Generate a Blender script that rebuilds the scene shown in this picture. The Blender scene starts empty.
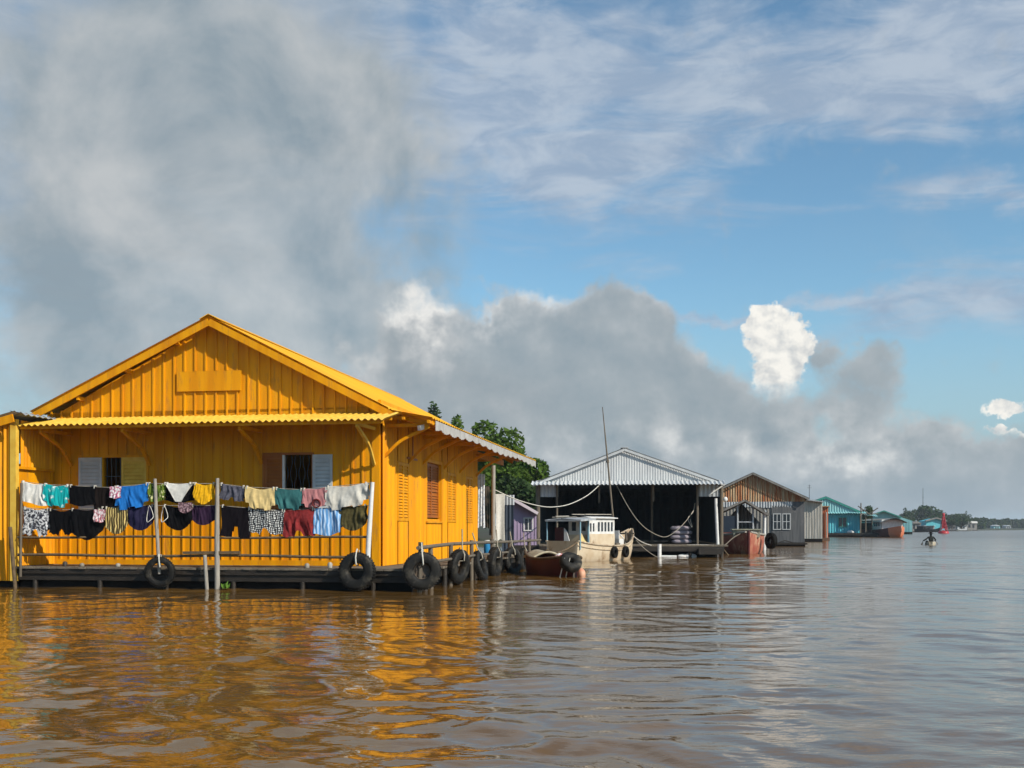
import bpy, math, random
import numpy as np
from mathutils import Vector, Matrix
random.seed(7); np.random.seed(7)
R = math.radians
PI = math.pi
scene = bpy.context.scene
COL = scene.collection
F = 1100.0          # focal length expressed in photo widths of 1024
EYE = 1.10          # eye height over the river
HOR = 528.0

def P(px, py, Y):   # point at distance Y
    return Vector(((px-512)/F*Y, Y, EYE+(HOR-py)/F*Y))
def PX(px, Y): return (px-512)/F*Y
def PZ(py, Y): return EYE+(HOR-py)/F*Y

# ---------------------------------------------------------------- mesh builder
class MB:
    def __init__(s): s.v=[]; s.f=[]; s.sm=[]
    def add(s, vs, fs, smooth=False):
        o=len(s.v); s.v += [tuple(p) for p in vs]
        s.f += [tuple(i+o for i in f) for f in fs]; s.sm += [smooth]*len(fs)
        return s
    def box(s, x0,x1,y0,y1,z0,z1):
        if x0>x1:x0,x1=x1,x0
        if y0>y1:y0,y1=y1,y0
        if z0>z1:z0,z1=z1,z0
        return s.add([(x0,y0,z0),(x1,y0,z0),(x1,y1,z0),(x0,y1,z0),(x0,y0,z1),(x1,y0,z1),(x1,y1,z1),(x0,y1,z1)],
          [(0,3,2,1),(4,5,6,7),(0,1,5,4),(1,2,6,5),(2,3,7,6),(3,0,4,7)])
    def beam(s, p, q, w, h, up=(0,0,1)):
        p=Vector(p); q=Vector(q); d=(q-p).normalized(); up=Vector(up)
        a=d.cross(up)
        if a.length<1e-4: a=d.cross(Vector((0,1,0)))
        a.normalize(); b=a.cross(d).normalized()
        vs=[]
        for c in (p,q):
            for sa,sb in ((-1,-1),(1,-1),(1,1),(-1,1)):
                vs.append(c+a*sa*w/2+b*sb*h/2)
        return s.add(vs,[(0,1,2,3),(7,6,5,4),(0,4,5,1),(1,5,6,2),(2,6,7,3),(3,7,4,0)])
    def tube(s, pts, r, n=8, smooth=True):
        pts=[Vector(p) for p in pts]; m=len(pts)
        rs = r if isinstance(r,(list,tuple)) else [r]*m
        vs=[]; ref=Vector((0.13,0.31,0.94))
        for i,p in enumerate(pts):
            d=(pts[min(i+1,m-1)]-pts[max(i-1,0)]).normalized()
            a=d.cross(ref)
            if a.length<.05: a=d.cross(Vector((1,0,0)))
            a.normalize(); b=d.cross(a)
            for k in range(n):
                t=2*PI*k/n; vs.append(p+(a*math.cos(t)+b*math.sin(t))*rs[i])
        fs=[]
        for i in range(m-1):
            for k in range(n):
                fs.append((i*n+k,i*n+(k+1)%n,(i+1)*n+(k+1)%n,(i+1)*n+k))
        s.add(vs,fs,smooth)
        s.add(vs[:n],[tuple(range(n))[::-1]]); s.add(vs[-n:],[tuple(range(n))])
        return s
    def prism(s, poly, o, ax, ay, n, th):    # polygon in plane (ax,ay) extruded along n
        o=Vector(o);ax=Vector(ax);ay=Vector(ay);n=Vector(n)
        a=[o+ax*x+ay*y for x,y in poly]; b=[p+n*th for p in a]; k=len(a)
        fs=[tuple(range(k)),tuple(range(k,2*k))[::-1]]+[(i,i+k,(i+1)%k+k,(i+1)%k) for i in range(k)]
        return s.add(a+b,fs)
    def grid(s, fn, nu, nv, smooth=True):
        vs=[fn(i/nu,j/nv) for j in range(nv+1) for i in range(nu+1)]
        fs=[(j*(nu+1)+i,j*(nu+1)+i+1,(j+1)*(nu+1)+i+1,(j+1)*(nu+1)+i) for j in range(nv) for i in range(nu)]
        return s.add(vs,fs,smooth)
    def corr(s, o, u, v, n, pitch, amp, seg=6, vtop=None, th=0.006):
        """corrugated sheet: waves along u, flutes along v; vtop(t) = fraction of v at t; two skins"""
        o=Vector(o);u=Vector(u);v=Vector(v);n=Vector(n).normalized()
        L=u.length; k=max(2,int(round(L/pitch*seg)))
        vs=[];fs=[]
        for side in (0,1):
            for i in range(k+1):
                t=i/k; off=n*(amp*math.cos(2*PI*t*L/pitch)+side*th)
                lo,hi=(0,1) if vtop is None else vtop(t)
                vs.append(o+u*t+v*lo+off); vs.append(o+u*t+v*hi+off)
        for i in range(k):
            a=2*i; fs.append((a,a+2,a+3,a+1)); b=a+2*(k+1); fs.append((b,b+1,b+3,b+2))
            fs.append((a+1,a+3,b+3,b+1)); fs.append((a,b,b+2,a+2))
        return s.add(vs,fs,False)
    def torus(s, c, ax, R0, r, n=28, m=12, flat=1.0, a0=0, a1=2*PI):
        c=Vector(c); ax=Vector(ax).normalized(); a=ax.orthogonal().normalized(); b=ax.cross(a)
        vs=[];fs=[]
        for i in range(n):
            t=2*PI*i/n; e=a*math.cos(t)+b*math.sin(t)
            for j in range(m):
                q=2*PI*j/m
                cq,sq=math.cos(q),math.sin(q)
                cq=math.copysign(abs(cq)**.6,cq); sq=math.copysign(abs(sq)**.6,sq)
                vs.append(c+e*(R0-r+r*cq)+ax*(r*flat*sq))
        for i in range(n):
            for j in range(m):
                fs.append((i*m+j,((i+1)%n)*m+j,((i+1)%n)*m+(j+1)%m,i*m+(j+1)%m))
        return s.add(vs,fs,True)
    def pieces(s):
        par=list(range(len(s.v))); key={}
        def fd(i):
            while par[i]!=i: par[i]=par[par[i]]; i=par[i]
            return i
        for i,p in enumerate(s.v):
            k=(round(p[0],4),round(p[1],4),round(p[2],4))
            if k in key: par[fd(i)]=fd(key[k])
            else: key[k]=i
        for f in s.f:
            for a in f[1:]: par[fd(a)]=fd(f[0])
        out={}
        for f,sm in zip(s.f,s.sm): out.setdefault(fd(f[0]),[]).append((f,sm))
        res=[]
        for fs in out.values():
            m=MB(); mp={}
            for f,sm in fs:
                for a in f:
                    if a not in mp: mp[a]=len(m.v); m.v.append(s.v[a])
                m.f.append(tuple(mp[a] for a in f)); m.sm.append(sm)
            res.append(m)
        return res
    def build(s, name, mat, parent=None, loc=None, rotz=0):
        if name in SPLIT and parent is not None:
            ps=s.pieces()
            if len(ps)>1: return [m.build(name,mat,parent) for m in ps][0]
        me=bpy.data.meshes.new(name); me.from_pydata(s.v,[],s.f); me.update()
        me.polygons.foreach_set('use_smooth',s.sm)
        if mat: me.materials.append(mat)
        o=bpy.data.objects.new(name,me); COL.objects.link(o)
        if parent: o.parent=parent
        if loc is not None: o.location=loc
        o.rotation_euler=(0,0,rotz)
        return o

SPLIT={'bargeboard','post','front_panel','deck_pile','clothes_peg','canopy_post','gunwale','deck_beam','awning_batten','roof_trim','porch_rail','eave_timber','roof_pole','side_trim','thwart','side_curtain','rope','fore_hatch','crate','inner_wall','ridge_cap','side_panel','side_wall_'}
def tag(o,label=None,cat=None,group=None,kind=None):
    if label: o['label']=label
    if cat: o['category']=cat
    if group: o['group']=group
    if kind: o['kind']=kind
    return o
def thing(name,label,cat,loc=(0,0,0),rz=0,group=None):
    o=bpy.data.objects.new(name,None); COL.objects.link(o); o.empty_display_size=.2
    o.location=loc; o.rotation_euler=(0,0,rz)
    return tag(o,label,cat,group)

# ---------------------------------------------------------------- materials
def lk(nt,a,b): nt.links.new(a,b)
def mat(name,c,c2=None,rough=.6,metal=0.0,scale=3.0,stretch=(1,1,1),bump=.0,bscale=None,detail=5,lo=.35,hi=.65,spec=.4,
        c3=None,s3=1.0,st3=(1,1,1),lo3=.55,hi3=.75,emit=None):
    m=bpy.data.materials.new(name); m.use_nodes=True; nt=m.node_tree; N=nt.nodes
    b=N['Principled BSDF']; b.inputs['Roughness'].default_value=rough; b.inputs['Metallic'].default_value=metal
    b.inputs['Specular IOR Level'].default_value=spec
    tc=N.new('ShaderNodeTexCoord'); mp=N.new('ShaderNodeMapping'); mp.inputs['Scale'].default_value=stretch
    lk(nt,tc.outputs['Object'],mp.inputs['Vector'])
    n=N.new('ShaderNodeTexNoise'); n.inputs['Scale'].default_value=scale; n.inputs['Detail'].default_value=detail
    lk(nt,mp.outputs['Vector'],n.inputs['Vector'])
    if c2 is None: c2=tuple(x*.75 for x in c)
    r=N.new('ShaderNodeMapRange'); r.inputs['From Min'].default_value=lo; r.inputs['From Max'].default_value=hi
    lk(nt,n.outputs['Fac'],r.inputs['Value'])
    mx=N.new('ShaderNodeMix'); mx.data_type='RGBA'
    mx.inputs['A'].default_value=(*c,1); mx.inputs['B'].default_value=(*c2,1); lk(nt,r.outputs[0],mx.inputs['Factor'])
    out=mx.outputs['Result']
    if c3:
        mp3=N.new('ShaderNodeMapping'); mp3.inputs['Scale'].default_value=st3; mp3.inputs['Location'].default_value=(3.1,7.7,1.3)
        lk(nt,tc.outputs['Object'],mp3.inputs['Vector'])
        n3=N.new('ShaderNodeTexNoise'); n3.inputs['Scale'].default_value=s3; n3.inputs['Detail'].default_value=7; n3.inputs['Roughness'].default_value=.65
        lk(nt,mp3.outputs['Vector'],n3.inputs['Vector'])
        r3=N.new('ShaderNodeMapRange'); r3.inputs['From Min'].default_value=lo3; r3.inputs['From Max'].default_value=hi3
        lk(nt,n3.outputs['Fac'],r3.inputs['Value'])
        m3=N.new('ShaderNodeMix'); m3.data_type='RGBA'; lk(nt,r3.outputs[0],m3.inputs['Factor'])
        lk(nt,out,m3.inputs['A']); m3.inputs['B'].default_value=(*c3,1); out=m3.outputs['Result']
    lk(nt,out,b.inputs['Base Color'])
    if bump:
        bn=N.new('ShaderNodeTexNoise'); bn.inputs['Scale'].default_value=bscale or scale*4; bn.inputs['Detail'].default_value=6
        lk(nt,mp.outputs['Vector'],bn.inputs['Vector'])
        bp=N.new('ShaderNodeBump'); bp.inputs['Strength'].default_value=.8; bp.inputs['Distance'].default_value=bump
        lk(nt,bn.outputs['Fac'],bp.inputs['Height']); lk(nt,bp.outputs['Normal'],b.inputs['Normal'])
    return m

def cloth(name,c,c2=None,kind='plain',scale=20.0,thr=.5,c3=None):
    m=bpy.data.materials.new(name); m.use_nodes=True; nt=m.node_tree; N=nt.nodes
    b=N['Principled BSDF']; b.inputs['Roughness'].default_value=.9; b.inputs['Specular IOR Level'].default_value=.04
    tc=N.new('ShaderNodeTexCoord')
    if kind=='plain': c2=c2 or tuple(x*.8 for x in c)
    if kind=='stripe':
        t=N.new('ShaderNodeTexWave'); t.inputs['Scale'].default_value=scale; t.inputs['Distortion'].default_value=3; t.bands_direction='X'; o=t.outputs['Fac']
    elif kind=='cell':
        t=N.new('ShaderNodeTexVoronoi'); t.inputs['Scale'].default_value=scale; o=t.outputs['Distance']
    elif kind=='check':
        t=N.new('ShaderNodeTexWave'); t.inputs['Scale'].default_value=scale; t.inputs['Distortion'].default_value=6; t.bands_direction='Z'
        t2=N.new('ShaderNodeTexWave'); t2.inputs['Scale'].default_value=scale*.8; t2.inputs['Distortion'].default_value=9; t2.bands_direction='X'
        lk(nt,tc.outputs['Object'],t2.inputs['Vector'])
        q=N.new('ShaderNodeMath'); q.operation='MULTIPLY'; lk(nt,t.outputs['Fac'],q.inputs[0]); lk(nt,t2.outputs['Fac'],q.inputs[1]); o=q.outputs[0]; thr=.3
    else:
        t=N.new('ShaderNodeTexNoise'); t.inputs['Scale'].default_value=scale; t.inputs['Detail'].default_value=3; o=t.outputs['Fac']
    lk(nt,tc.outputs['Object'],t.inputs['Vector'])
    r=N.new('ShaderNodeMapRange'); e=.04 if kind!='plain' else .2
    r.inputs['From Min'].default_value=thr-e; r.inputs['From Max'].default_value=thr+e; lk(nt,o,r.inputs['Value'])
    mx=N.new('ShaderNodeMix'); mx.data_type='RGBA'; mx.inputs['A'].default_value=(*c,1); mx.inputs['B'].default_value=(*c2,1)
    lk(nt,r.outputs[0],mx.inputs['Factor']); out=mx.outputs['Result']
    if c3:
        t3=N.new('ShaderNodeTexNoise'); t3.inputs['Scale'].default_value=scale*.6; lk(nt,tc.outputs['Object'],t3.inputs['Vector'])
        r3=N.new('ShaderNodeMapRange'); r3.inputs['From Min'].default_value=.55; r3.inputs['From Max'].default_value=.6; lk(nt,t3.outputs['Fac'],r3.inputs['Value'])
        m3=N.new('ShaderNodeMix'); m3.data_type='RGBA'; lk(nt,r3.outputs[0],m3.inputs['Factor']); lk(nt,out,m3.inputs['A']); m3.inputs['B'].default_value=(*c3,1); out=m3.outputs['Result']
    lk(nt,out,b.inputs['Base Color'])
    return m

Y1=(.77,.330,.002); Y2=(.64,.240,.002)
M={}
M['yellow']=mat('yellow_paint',Y1,Y2,spec=.18,rough=.55,scale=1.5,stretch=(3.4,3.4,.22),bump=.004,bscale=25,c3=(.36,.16,.035),s3=5,st3=(2.2,2.2,.4),lo3=.55,hi3=.80,lo=.38,hi=.66)
M['yellow_roof']=mat('yellow_roof_paint',(.82,.41,.004),(.74,.35,.004),rough=.5,scale=.8,stretch=(1,1,1),bump=.003,c3=(.42,.20,.04),s3=1.5,lo3=.62,hi3=.85,spec=.4)
M['pale_yellow']=mat('pale_yellow_paint',(.76,.50,.07),(.66,.38,.04),rough=.5,scale=6)
M['brown_paint']=mat('brown_shutter_paint',(.36,.105,.006),(.29,.08,.006),rough=.5,scale=4)
M['grey_paint']=mat('grey_shutter_paint',(.52,.55,.56),(.44,.47,.48),rough=.5,scale=6)
M['white_paint']=mat('white_paint',(.70,.69,.66),(.58,.56,.52),rough=.5,scale=5,c3=(.35,.30,.24),s3=9,lo3=.6,hi3=.8)
M['dark']=mat('dark_interior',(.015,.014,.013),rough=.8)
M['wood']=mat('weathered_wood',(.17,.14,.10),(.10,.08,.06),rough=.85,scale=6,stretch=(6,6,.6),bump=.01)
M['woodx']=mat('weathered_plank',(.20,.165,.12),(.11,.09,.065),rough=.85,scale=6,stretch=(1,5,5),bump=.008)
M['wet_wood']=mat('dark_wet_wood',(.032,.024,.017),(.018,.014,.010),rough=.55,scale=4,stretch=(1,3,3),bump=.012,c3=(.09,.072,.05),s3=6,lo3=.6,hi3=.8)
M['pale_wood']=mat('pale_bare_wood',(.36,.33,.28),(.24,.215,.18),rough=.8,scale=8,stretch=(6,6,.6),bump=.006)
M['rail_wood']=mat('rail_wood',(.15,.10,.05),(.08,.055,.03),rough=.8,scale=10,bump=.008)
M['tyre']=mat('black_rubber',(.009,.009,.009),(.018,.017,.014),spec=.2,rough=.65,scale=8,bump=.006,c3=(.11,.095,.07),s3=5,lo3=.50,hi3=.75)
M['rope']=mat('rope_fibre',(.42,.38,.30),(.25,.22,.17),rough=.9,scale=30)
M['pale_rope']=mat('pale_rope_fibre',(.60,.58,.50),(.45,.42,.36),rough=.9,scale=30)
M['grille']=mat('window_grille_metal',(.10,.10,.10),rough=.4,metal=.6)
M['galv']=mat('galvanised_sheet',(.42,.44,.45),(.30,.31,.32),rough=.45,metal=.1,scale=1.2,stretch=(4,4,.6),c3=(.22,.17,.13),s3=2.5,st3=(3,3,.5),lo3=.6,hi3=.85)
M['galv_dark']=mat('old_galvanised_sheet',(.25,.235,.21),(.15,.14,.125),rough=.7,scale=1.0,stretch=(4,4,.5),c3=(.10,.08,.06),s3=3,st3=(3,3,.5),lo3=.55,hi3=.8)
M['galv_white']=mat('pale_roof_sheet',(.54,.55,.54),(.44,.45,.45),rough=.55,scale=1.2,stretch=(4,4,.6),c3=(.32,.30,.28),s3=2,lo3=.6,hi3=.9)
M['rust']=mat('rusty_sheet',(.28,.085,.025),(.36,.19,.085),rough=.8,scale=2.2,stretch=(5,5,.35),c3=(.42,.33,.20),s3=1.8,st3=(4,4,.3),lo3=.48,hi3=.62,lo=.4,hi=.6)
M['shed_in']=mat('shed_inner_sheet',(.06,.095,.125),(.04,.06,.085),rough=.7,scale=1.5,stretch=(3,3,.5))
M['purple']=mat('lilac_paint',(.36,.28,.40),(.31,.24,.35),rough=.6,scale=3)
M['navy']=mat('dark_blue_sheet',(.018,.03,.05),(.025,.035,.05),rough=.5)
M['fascia']=mat('aged_white_board',(.46,.44,.41),(.34,.32,.29),rough=.7,scale=4,c3=(.2,.15,.1),s3=7,lo3=.6,hi3=.8)
M['turq']=mat('turquoise_paint',(.09,.44,.50),(.07,.36,.43),rough=.6,scale=1,stretch=(3,3,.5),c3=(.16,.36,.34),s3=2,lo3=.55,hi3=.8)
M['turq_green']=mat('green_turquoise_paint',(.04,.30,.24),(.04,.24,.20),rough=.6,scale=1)
M['turq_pale']=mat('pale_turquoise_sheet',(.24,.50,.50),(.20,.42,.44),rough=.6,scale=1,stretch=(3,3,.5))
M['orange']=mat('orange_red_sheet',(.42,.11,.035),(.30,.08,.03),rough=.75,scale=2,stretch=(3,3,.4))
M['oldplank']=mat('grey_weathered_plank',(.56,.53,.47),(.34,.32,.27),rough=.85,scale=2,stretch=(6,6,.25),bump=.01,c3=(.12,.10,.08),s3=1.5,st3=(8,8,.3),lo3=.55,hi3=.7)
M['greywall']=mat('dark_grey_board',(.12,.12,.12),(.075,.078,.082),rough=.8,scale=2,stretch=(5,5,.4),c3=(.2,.19,.18),s3=4,lo3=.6,hi3=.8)
M['hull_cream']=mat('cream_hull_paint',(.60,.50,.36),(.52,.40,.26),rough=.6,scale=3,c3=(.24,.13,.06),s3=2.2,lo3=.53,hi3=.72)
M['hull_maroon']=mat('maroon_hull_paint',(.085,.012,.010),(.06,.010,.009),rough=.5,scale=3,c3=(.08,.04,.03),s3=3,lo3=.6,hi3=.8)
M['hull_red']=mat('faded_red_hull_paint',(.30,.065,.04),(.40,.15,.09),rough=.7,scale=2.5,c3=(.52,.32,.20),s3=1.6,lo3=.54,hi3=.64)
M['black']=mat('black_paint',(.010,.009,.008),rough=.7,spec=.1)
M['buoy']=mat('buoy_red_paint',(.45,.02,.03),(.36,.015,.02),rough=.4)
M['blue']=mat('bright_blue_plastic',(.02,.20,.42),rough=.35)
M['glass']=mat('dark_glass',(.02,.025,.03),rough=.08,spec=.6)
M['sack']=mat('grey_sack',(.34,.30,.33),(.24,.21,.24),rough=.9,scale=8)
M['skin']=mat('skin',(.30,.16,.10),rough=.6)
M['bark']=mat('tree_bark',(.10,.075,.05),(.06,.045,.03),rough=.9,scale=8,bump=.02)
M['foam']=mat('white_foam',(.75,.74,.70),(.6,.58,.54),rough=.7,scale=10)
M['soil']=mat('bank_soil_and_grass',(.035,.05,.02),(.05,.045,.03),rough=.95,scale=.4,bump=.05)
M['trim_blue']=mat('pale_blue_trim',(.22,.38,.46),rough=.5)
def leafmat(name,c,c2,s=1.2):
    m=mat(name,c,c2,rough=.75,scale=s,lo=.35,hi=.65,spec=.12)
    nt=m.node_tree; b=nt.nodes['Principled BSDF']; tr=nt.nodes.new('ShaderNodeBsdfTranslucent'); mx=nt.nodes.new('ShaderNodeMixShader')
    lk(nt,b.inputs['Base Color'].links[0].from_socket,tr.inputs['Color']); mx.inputs[0].default_value=.3
    lk(nt,b.outputs[0],mx.inputs[1]); lk(nt,tr.outputs[0],mx.inputs[2]); lk(nt,mx.outputs[0],nt.nodes['Material Output'].inputs['Surface'])
    return m
M['leaf']=leafmat('green_leaves',(.060,.120,.016),(.10,.155,.022))
M['leaf2']=leafmat('dark_green_leaves',(.035,.070,.022),(.055,.090,.028))
M['leaf_bright']=leafmat('fresh_leaves',(.10,.22,.03),(.15,.25,.04))

# ---------------------------------------------------------------- world and sun
def world():
    w=bpy.data.worlds.new('World'); scene.world=w; w.use_nodes=True; nt=w.node_tree; N=nt.nodes; N.clear()
    def mth(op,a,b=None,c=None,clamp=False):
        n=N.new('ShaderNodeMath'); n.operation=op; n.use_clamp=clamp
        for i,x in enumerate((a,b,c)):
            if x is None: continue
            if isinstance(x,(int,float)): n.inputs[i].default_value=x
            else: lk(nt,x,n.inputs[i])
        return n.outputs[0]
    def vm(op,a,b=None,c=None):
        n=N.new('ShaderNodeVectorMath'); n.operation=op
        for i,x in enumerate((a,b,c)):
            if x is None: continue
            if isinstance(x,tuple): n.inputs[i].default_value=x
            else: lk(nt,x,n.inputs[i])
        return n.outputs['Value'] if op=='LENGTH' else n.outputs['Vector']
    def mr(x,a,b,c=0.,d=1.,t='SMOOTHSTEP'):
        n=N.new('ShaderNodeMapRange'); n.interpolation_type=t; lk(nt,x,n.inputs['Value'])
        for k,v in (('From Min',a),('From Max',b),('To Min',c),('To Max',d)): n.inputs[k].default_value=v
        return n.outputs[0]
    def noise(v,s,det=6,ro=.55,dist=0.):
        n=N.new('ShaderNodeTexNoise'); n.inputs['Scale'].default_value=s; n.inputs['Detail'].default_value=det
        n.inputs['Roughness'].default_value=ro; n.inputs['Distortion'].default_value=dist; lk(nt,v,n.inputs['Vector']); return n
    def mix(f,a,b):
        n=N.new('ShaderNodeMix'); n.data_type='RGBA'
        if isinstance(f,(int,float)): n.inputs['Factor'].default_value=f
        else: lk(nt,f,n.inputs['Factor'])
        for k,x in (('A',a),('B',b)):
            if isinstance(x,tuple): n.inputs[k].default_value=(*x,1)
            else: lk(nt,x,n.inputs[k])
        return n.outputs['Result']
    tc=N.new('ShaderNodeTexCoord'); sp=N.new('ShaderNodeSeparateXYZ'); lk(nt,tc.outputs['Generated'],sp.inputs[0])
    az=mth('MULTIPLY',mth('ARCTAN2',sp.outputs[0],sp.outputs[1]),57.29578)
    el=mth('MULTIPLY',mth('ARCSINE',sp.outputs[2]),57.29578)
    cb=N.new('ShaderNodeCombineXYZ'); lk(nt,az,cb.inputs[0]); lk(nt,el,cb.inputs[1]); A=cb.outputs[0]
    def ae(px,py):
        a=math.atan((px-512)/F); e=math.atan((HOR-py)/F*math.cos(a)); return math.degrees(a),math.degrees(e)
    PD=math.degrees(1/F)    # degrees of sky per unit
    # warp
    wn=noise(A,.16,5,.6); wv=vm('SUBTRACT',wn.outputs['Color'],(.5,.5,.5)); 
    B=vm('MULTIPLY_ADD',wv,(9.,6.,0.),A)
    wn2=noise(A,.9,4,.6); B2=vm('MULTIPLY_ADD',vm('SUBTRACT',wn2.outputs['Color'],(.5,.5,.5)),(1.8,1.8,0.),A)
    def blobs(V,lst):
        out=None
        for px,py,rx,ry,wt in lst:
            a,e=ae(px,py); sx=1/(rx*PD); sy=1/(ry*PD)
            d=vm('LENGTH',vm('MULTIPLY_ADD',V,(sx,sy,0.),(-a*sx,-e*sy,0.)))
            g=mr(d,0.,1.,wt,0.)
            out=g if out is None else mth('ADD',out,g)
        return out
    sky=N.new('ShaderNodeTexSky'); sky.sky_type='NISHITA'; sky.sun_disc=False
    sky.sun_elevation=R(35.2); sky.sun_rotation=R(129.7); sky.air_density=1.0; sky.dust_density=.4; sky.ozone_density=1.0
    tint=N.new('ShaderNodeMix'); tint.data_type='RGBA'; tint.blend_type='MULTIPLY'; tint.inputs['Factor'].default_value=1; lk(nt,sky.outputs[0],tint.inputs['A']); tint.inputs['B'].default_value=(.80,1.06,1.10,1)
    bgs=N.new('ShaderNodeBackground'); lk(nt,tint.outputs['Result'],bgs.inputs[0]); bgs.inputs[1].default_value=SKY_K
    # high veil
    st=vm('MULTIPLY',A,(.05,.22,1.)); n1=noise(st,2.0,10,.62,.8)
    vb=blobs(B,[(50,200,260,260,.85),(250,20,520,240,.8),(560,110,360,130,.75),(860,50,330,120,.8),(1020,40,220,110,.7),(900,205,230,40,.45),(1010,290,180,60,.55),(720,310,240,14,.75),(540,255,260,50,.25),(930,325,260,60,.42),(640,190,200,50,.45),(980,190,90,30,.35)])
    veil=mr(mth('ADD',vb,mth('MULTIPLY',mth('SUBTRACT',n1.outputs['Fac'],.5),2.1)),.10,1.0)
    n1b=noise(vm('MULTIPLY',A,(.12,.34,1.)),2.0,8,.62,.5)
    veilcol=mix(mr(n1b.outputs['Fac'],.35,.66),(.33,.42,.55),(.50,.57,.66))
    # soft grey mass, upper left
    wn3=noise(A,.07,4,.55); B3=vm('MULTIPLY_ADD',vm('SUBTRACT',wn3.outputs['Color'],(.5,.5,.5)),(14.,10.,0.),B)
    sm=blobs(B3,[(230,60,280,200,.7),(250,190,280,190,.95),(240,310,280,140,.95),(70,350,200,150,.7),(60,80,240,180,.45),(360,140,140,100,.4),(350,350,130,70,.8),(20,230,120,120,.25),(470,400,200,80,.6)])
    fs=noise(A,.11,9,.56,.3); fs2=noise(vm('ADD',A,(1.6,1.5,0.)),.11,9,.56,.3)
    smask=mr(mth('ADD',sm,mth('MULTIPLY',mth('SUBTRACT',fs.outputs['Fac'],.5),1.3)),.05,.85)
    slit=mth('ADD',mth('ADD',.42,mth('MULTIPLY',mth('SUBTRACT',fs.outputs['Fac'],fs2.outputs['Fac']),3.2)),mth('MULTIPLY',blobs(B,[(240,220,120,90,1.),(340,170,110,60,.8),(270,300,60,40,.9),(60,60,120,120,-.5),(230,110,100,60,-.3),(120,20,160,60,.2)]),.22))
    scol=mix(mth('MAXIMUM',0.,mth('MINIMUM',1.,slit)),(.27,.335,.38),(.53,.55,.555))
    # crisp cumulus row
    cm=blobs(B,[(560,360,200,90,1.0),(620,310,90,50,.75),(520,320,60,40,.45),(430,340,110,70,.8),(390,390,120,80,.7),(640,410,200,80,.95),(720,430,130,60,.9),(855,385,75,60,.60),(860,345,45,40,.45),(860,460,240,70,.75),(1010,475,240,55,.75),(590,440,120,60,.6),(800,490,480,60,.95),(470,420,140,90,.7)])
    fb=noise(A,.30,10,.56); fb2=noise(vm('ADD',A,(.75,.7,0.)),.30,10,.56)
    dens=mth('ADD',cm,mth('MULTIPLY',mth('SUBTRACT',fb.outputs['Fac'],.5),1.5))
    cmask=mr(dens,.16,.62)
    rim=mr(dens,.34,.80,1.,0.)
    hb=blobs(B,[(400,300,60,60,1.),(420,340,60,70,.8),(370,380,60,60,.5),(490,318,50,30,1.2),(540,300,60,30,.5),(650,300,50,40,.3),(700,345,60,40,.3),(780,450,260,50,.7),(835,440,60,30,.7),(880,452,60,24,.6),(590,455,120,40,.5),(430,260,50,30,.4)])
    shade=mth('MULTIPLY',mth('SUBTRACT',fb.outputs['Fac'],fb2.outputs['Fac']),3.4)
    lit=mth('ADD',mth('ADD',mth('ADD',mth('MULTIPLY',hb,.30),.22),mth('MULTIPLY',mth('MULTIPLY',rim,mth('ADD',hb,.25)),.50)),mth('MULTIPLY',shade,mth('ADD',mth('MULTIPLY',hb,.55),.26)))
    ramp=N.new('ShaderNodeValToRGB'); lk(nt,lit,ramp.inputs[0]); e=ramp.color_ramp.elements
    e[0].position=0.; e[0].color=(.27,.33,.375,1); e[1].position=1.; e[1].color=(.86,.85,.82,1)
    for p,c in ((.28,(.36,.405,.435)),(.55,(.50,.525,.54))):
        q=e.new(p); q.color=(*c,1)
    hz=mr(el,-.5,13.,1.15,0.)
    hzc=(.33,.44,.53)
    # bright tower cumulus
    tb=blobs(B2,[(774,335,42,46,1.3),(796,345,28,36,1.1),(778,375,38,54,1.3),(762,320,26,28,1.),(782,402,28,24,.9),(1006,408,34,14,1.0),(996,430,18,9,.9),(1035,436,40,12,1.)])
    tn=noise(A,.85,9,.55); tn2=noise(vm('ADD',A,(.28,.26,0.)),.85,9,.55); tf=noise(A,3.2,5,.6)
    tv=mth('ADD',mth('ADD',tb,mth('MULTIPLY',mth('SUBTRACT',tn.outputs['Fac'],.5),.85)),mth('MULTIPLY',mth('SUBTRACT',tf.outputs['Fac'],.5),.4))
    base=blobs(B2,[(775,318,70,95,1.),(1010,405,80,36,1.)])
    tm=mth('MULTIPLY',mr(tv,.34,.68),mr(base,.0,.32))
    ts=mth('ADD',mth('ADD',.46,mth('MULTIPLY',mth('SUBTRACT',tn.outputs['Fac'],tn2.outputs['Fac']),3.2)),mth('MULTIPLY',base,.35))
    tcol=mix(mth('MAXIMUM',0.,mth('MINIMUM',1.,ts)),(.56,.585,.60),(.98,.95,.88))
    # stack as shaders: sky background, then clouds
    bsky=bgs.outputs[0]
    def layer(base,fac,color,k=1.0):
        b=N.new('ShaderNodeBackground'); 
        if isinstance(color,tuple): b.inputs[0].default_value=(*color,1)
        else: lk(nt,color,b.inputs[0])
        b.inputs[1].default_value=k
        m=N.new('ShaderNodeMixShader'); lk(nt,fac,m.inputs[0]); lk(nt,base,m.inputs[1]); lk(nt,b.outputs[0],m.inputs[2]); return m.outputs[0]
    above=mr(el,-1.5,-.2)
    s=layer(bsky,mth('MINIMUM',mth('MULTIPLY',hz,.75),.9),hzc)
    s=layer(s,mth('MULTIPLY',veil,.86),veilcol)
    s=layer(s,mth('MULTIPLY',smask,.90),scol)
    s=layer(s,mth('MULTIPLY',cmask,.94),ramp.outputs[0])
    s=layer(s,mth('MULTIPLY',tm,.97),tcol)
    s=layer(s,mth('MULTIPLY',mr(el,-1.,6.,.5,0.),.9),hzc)
    o=N.new('ShaderNodeOutputWorld'); lk(nt,s,o.inputs[0])
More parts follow.
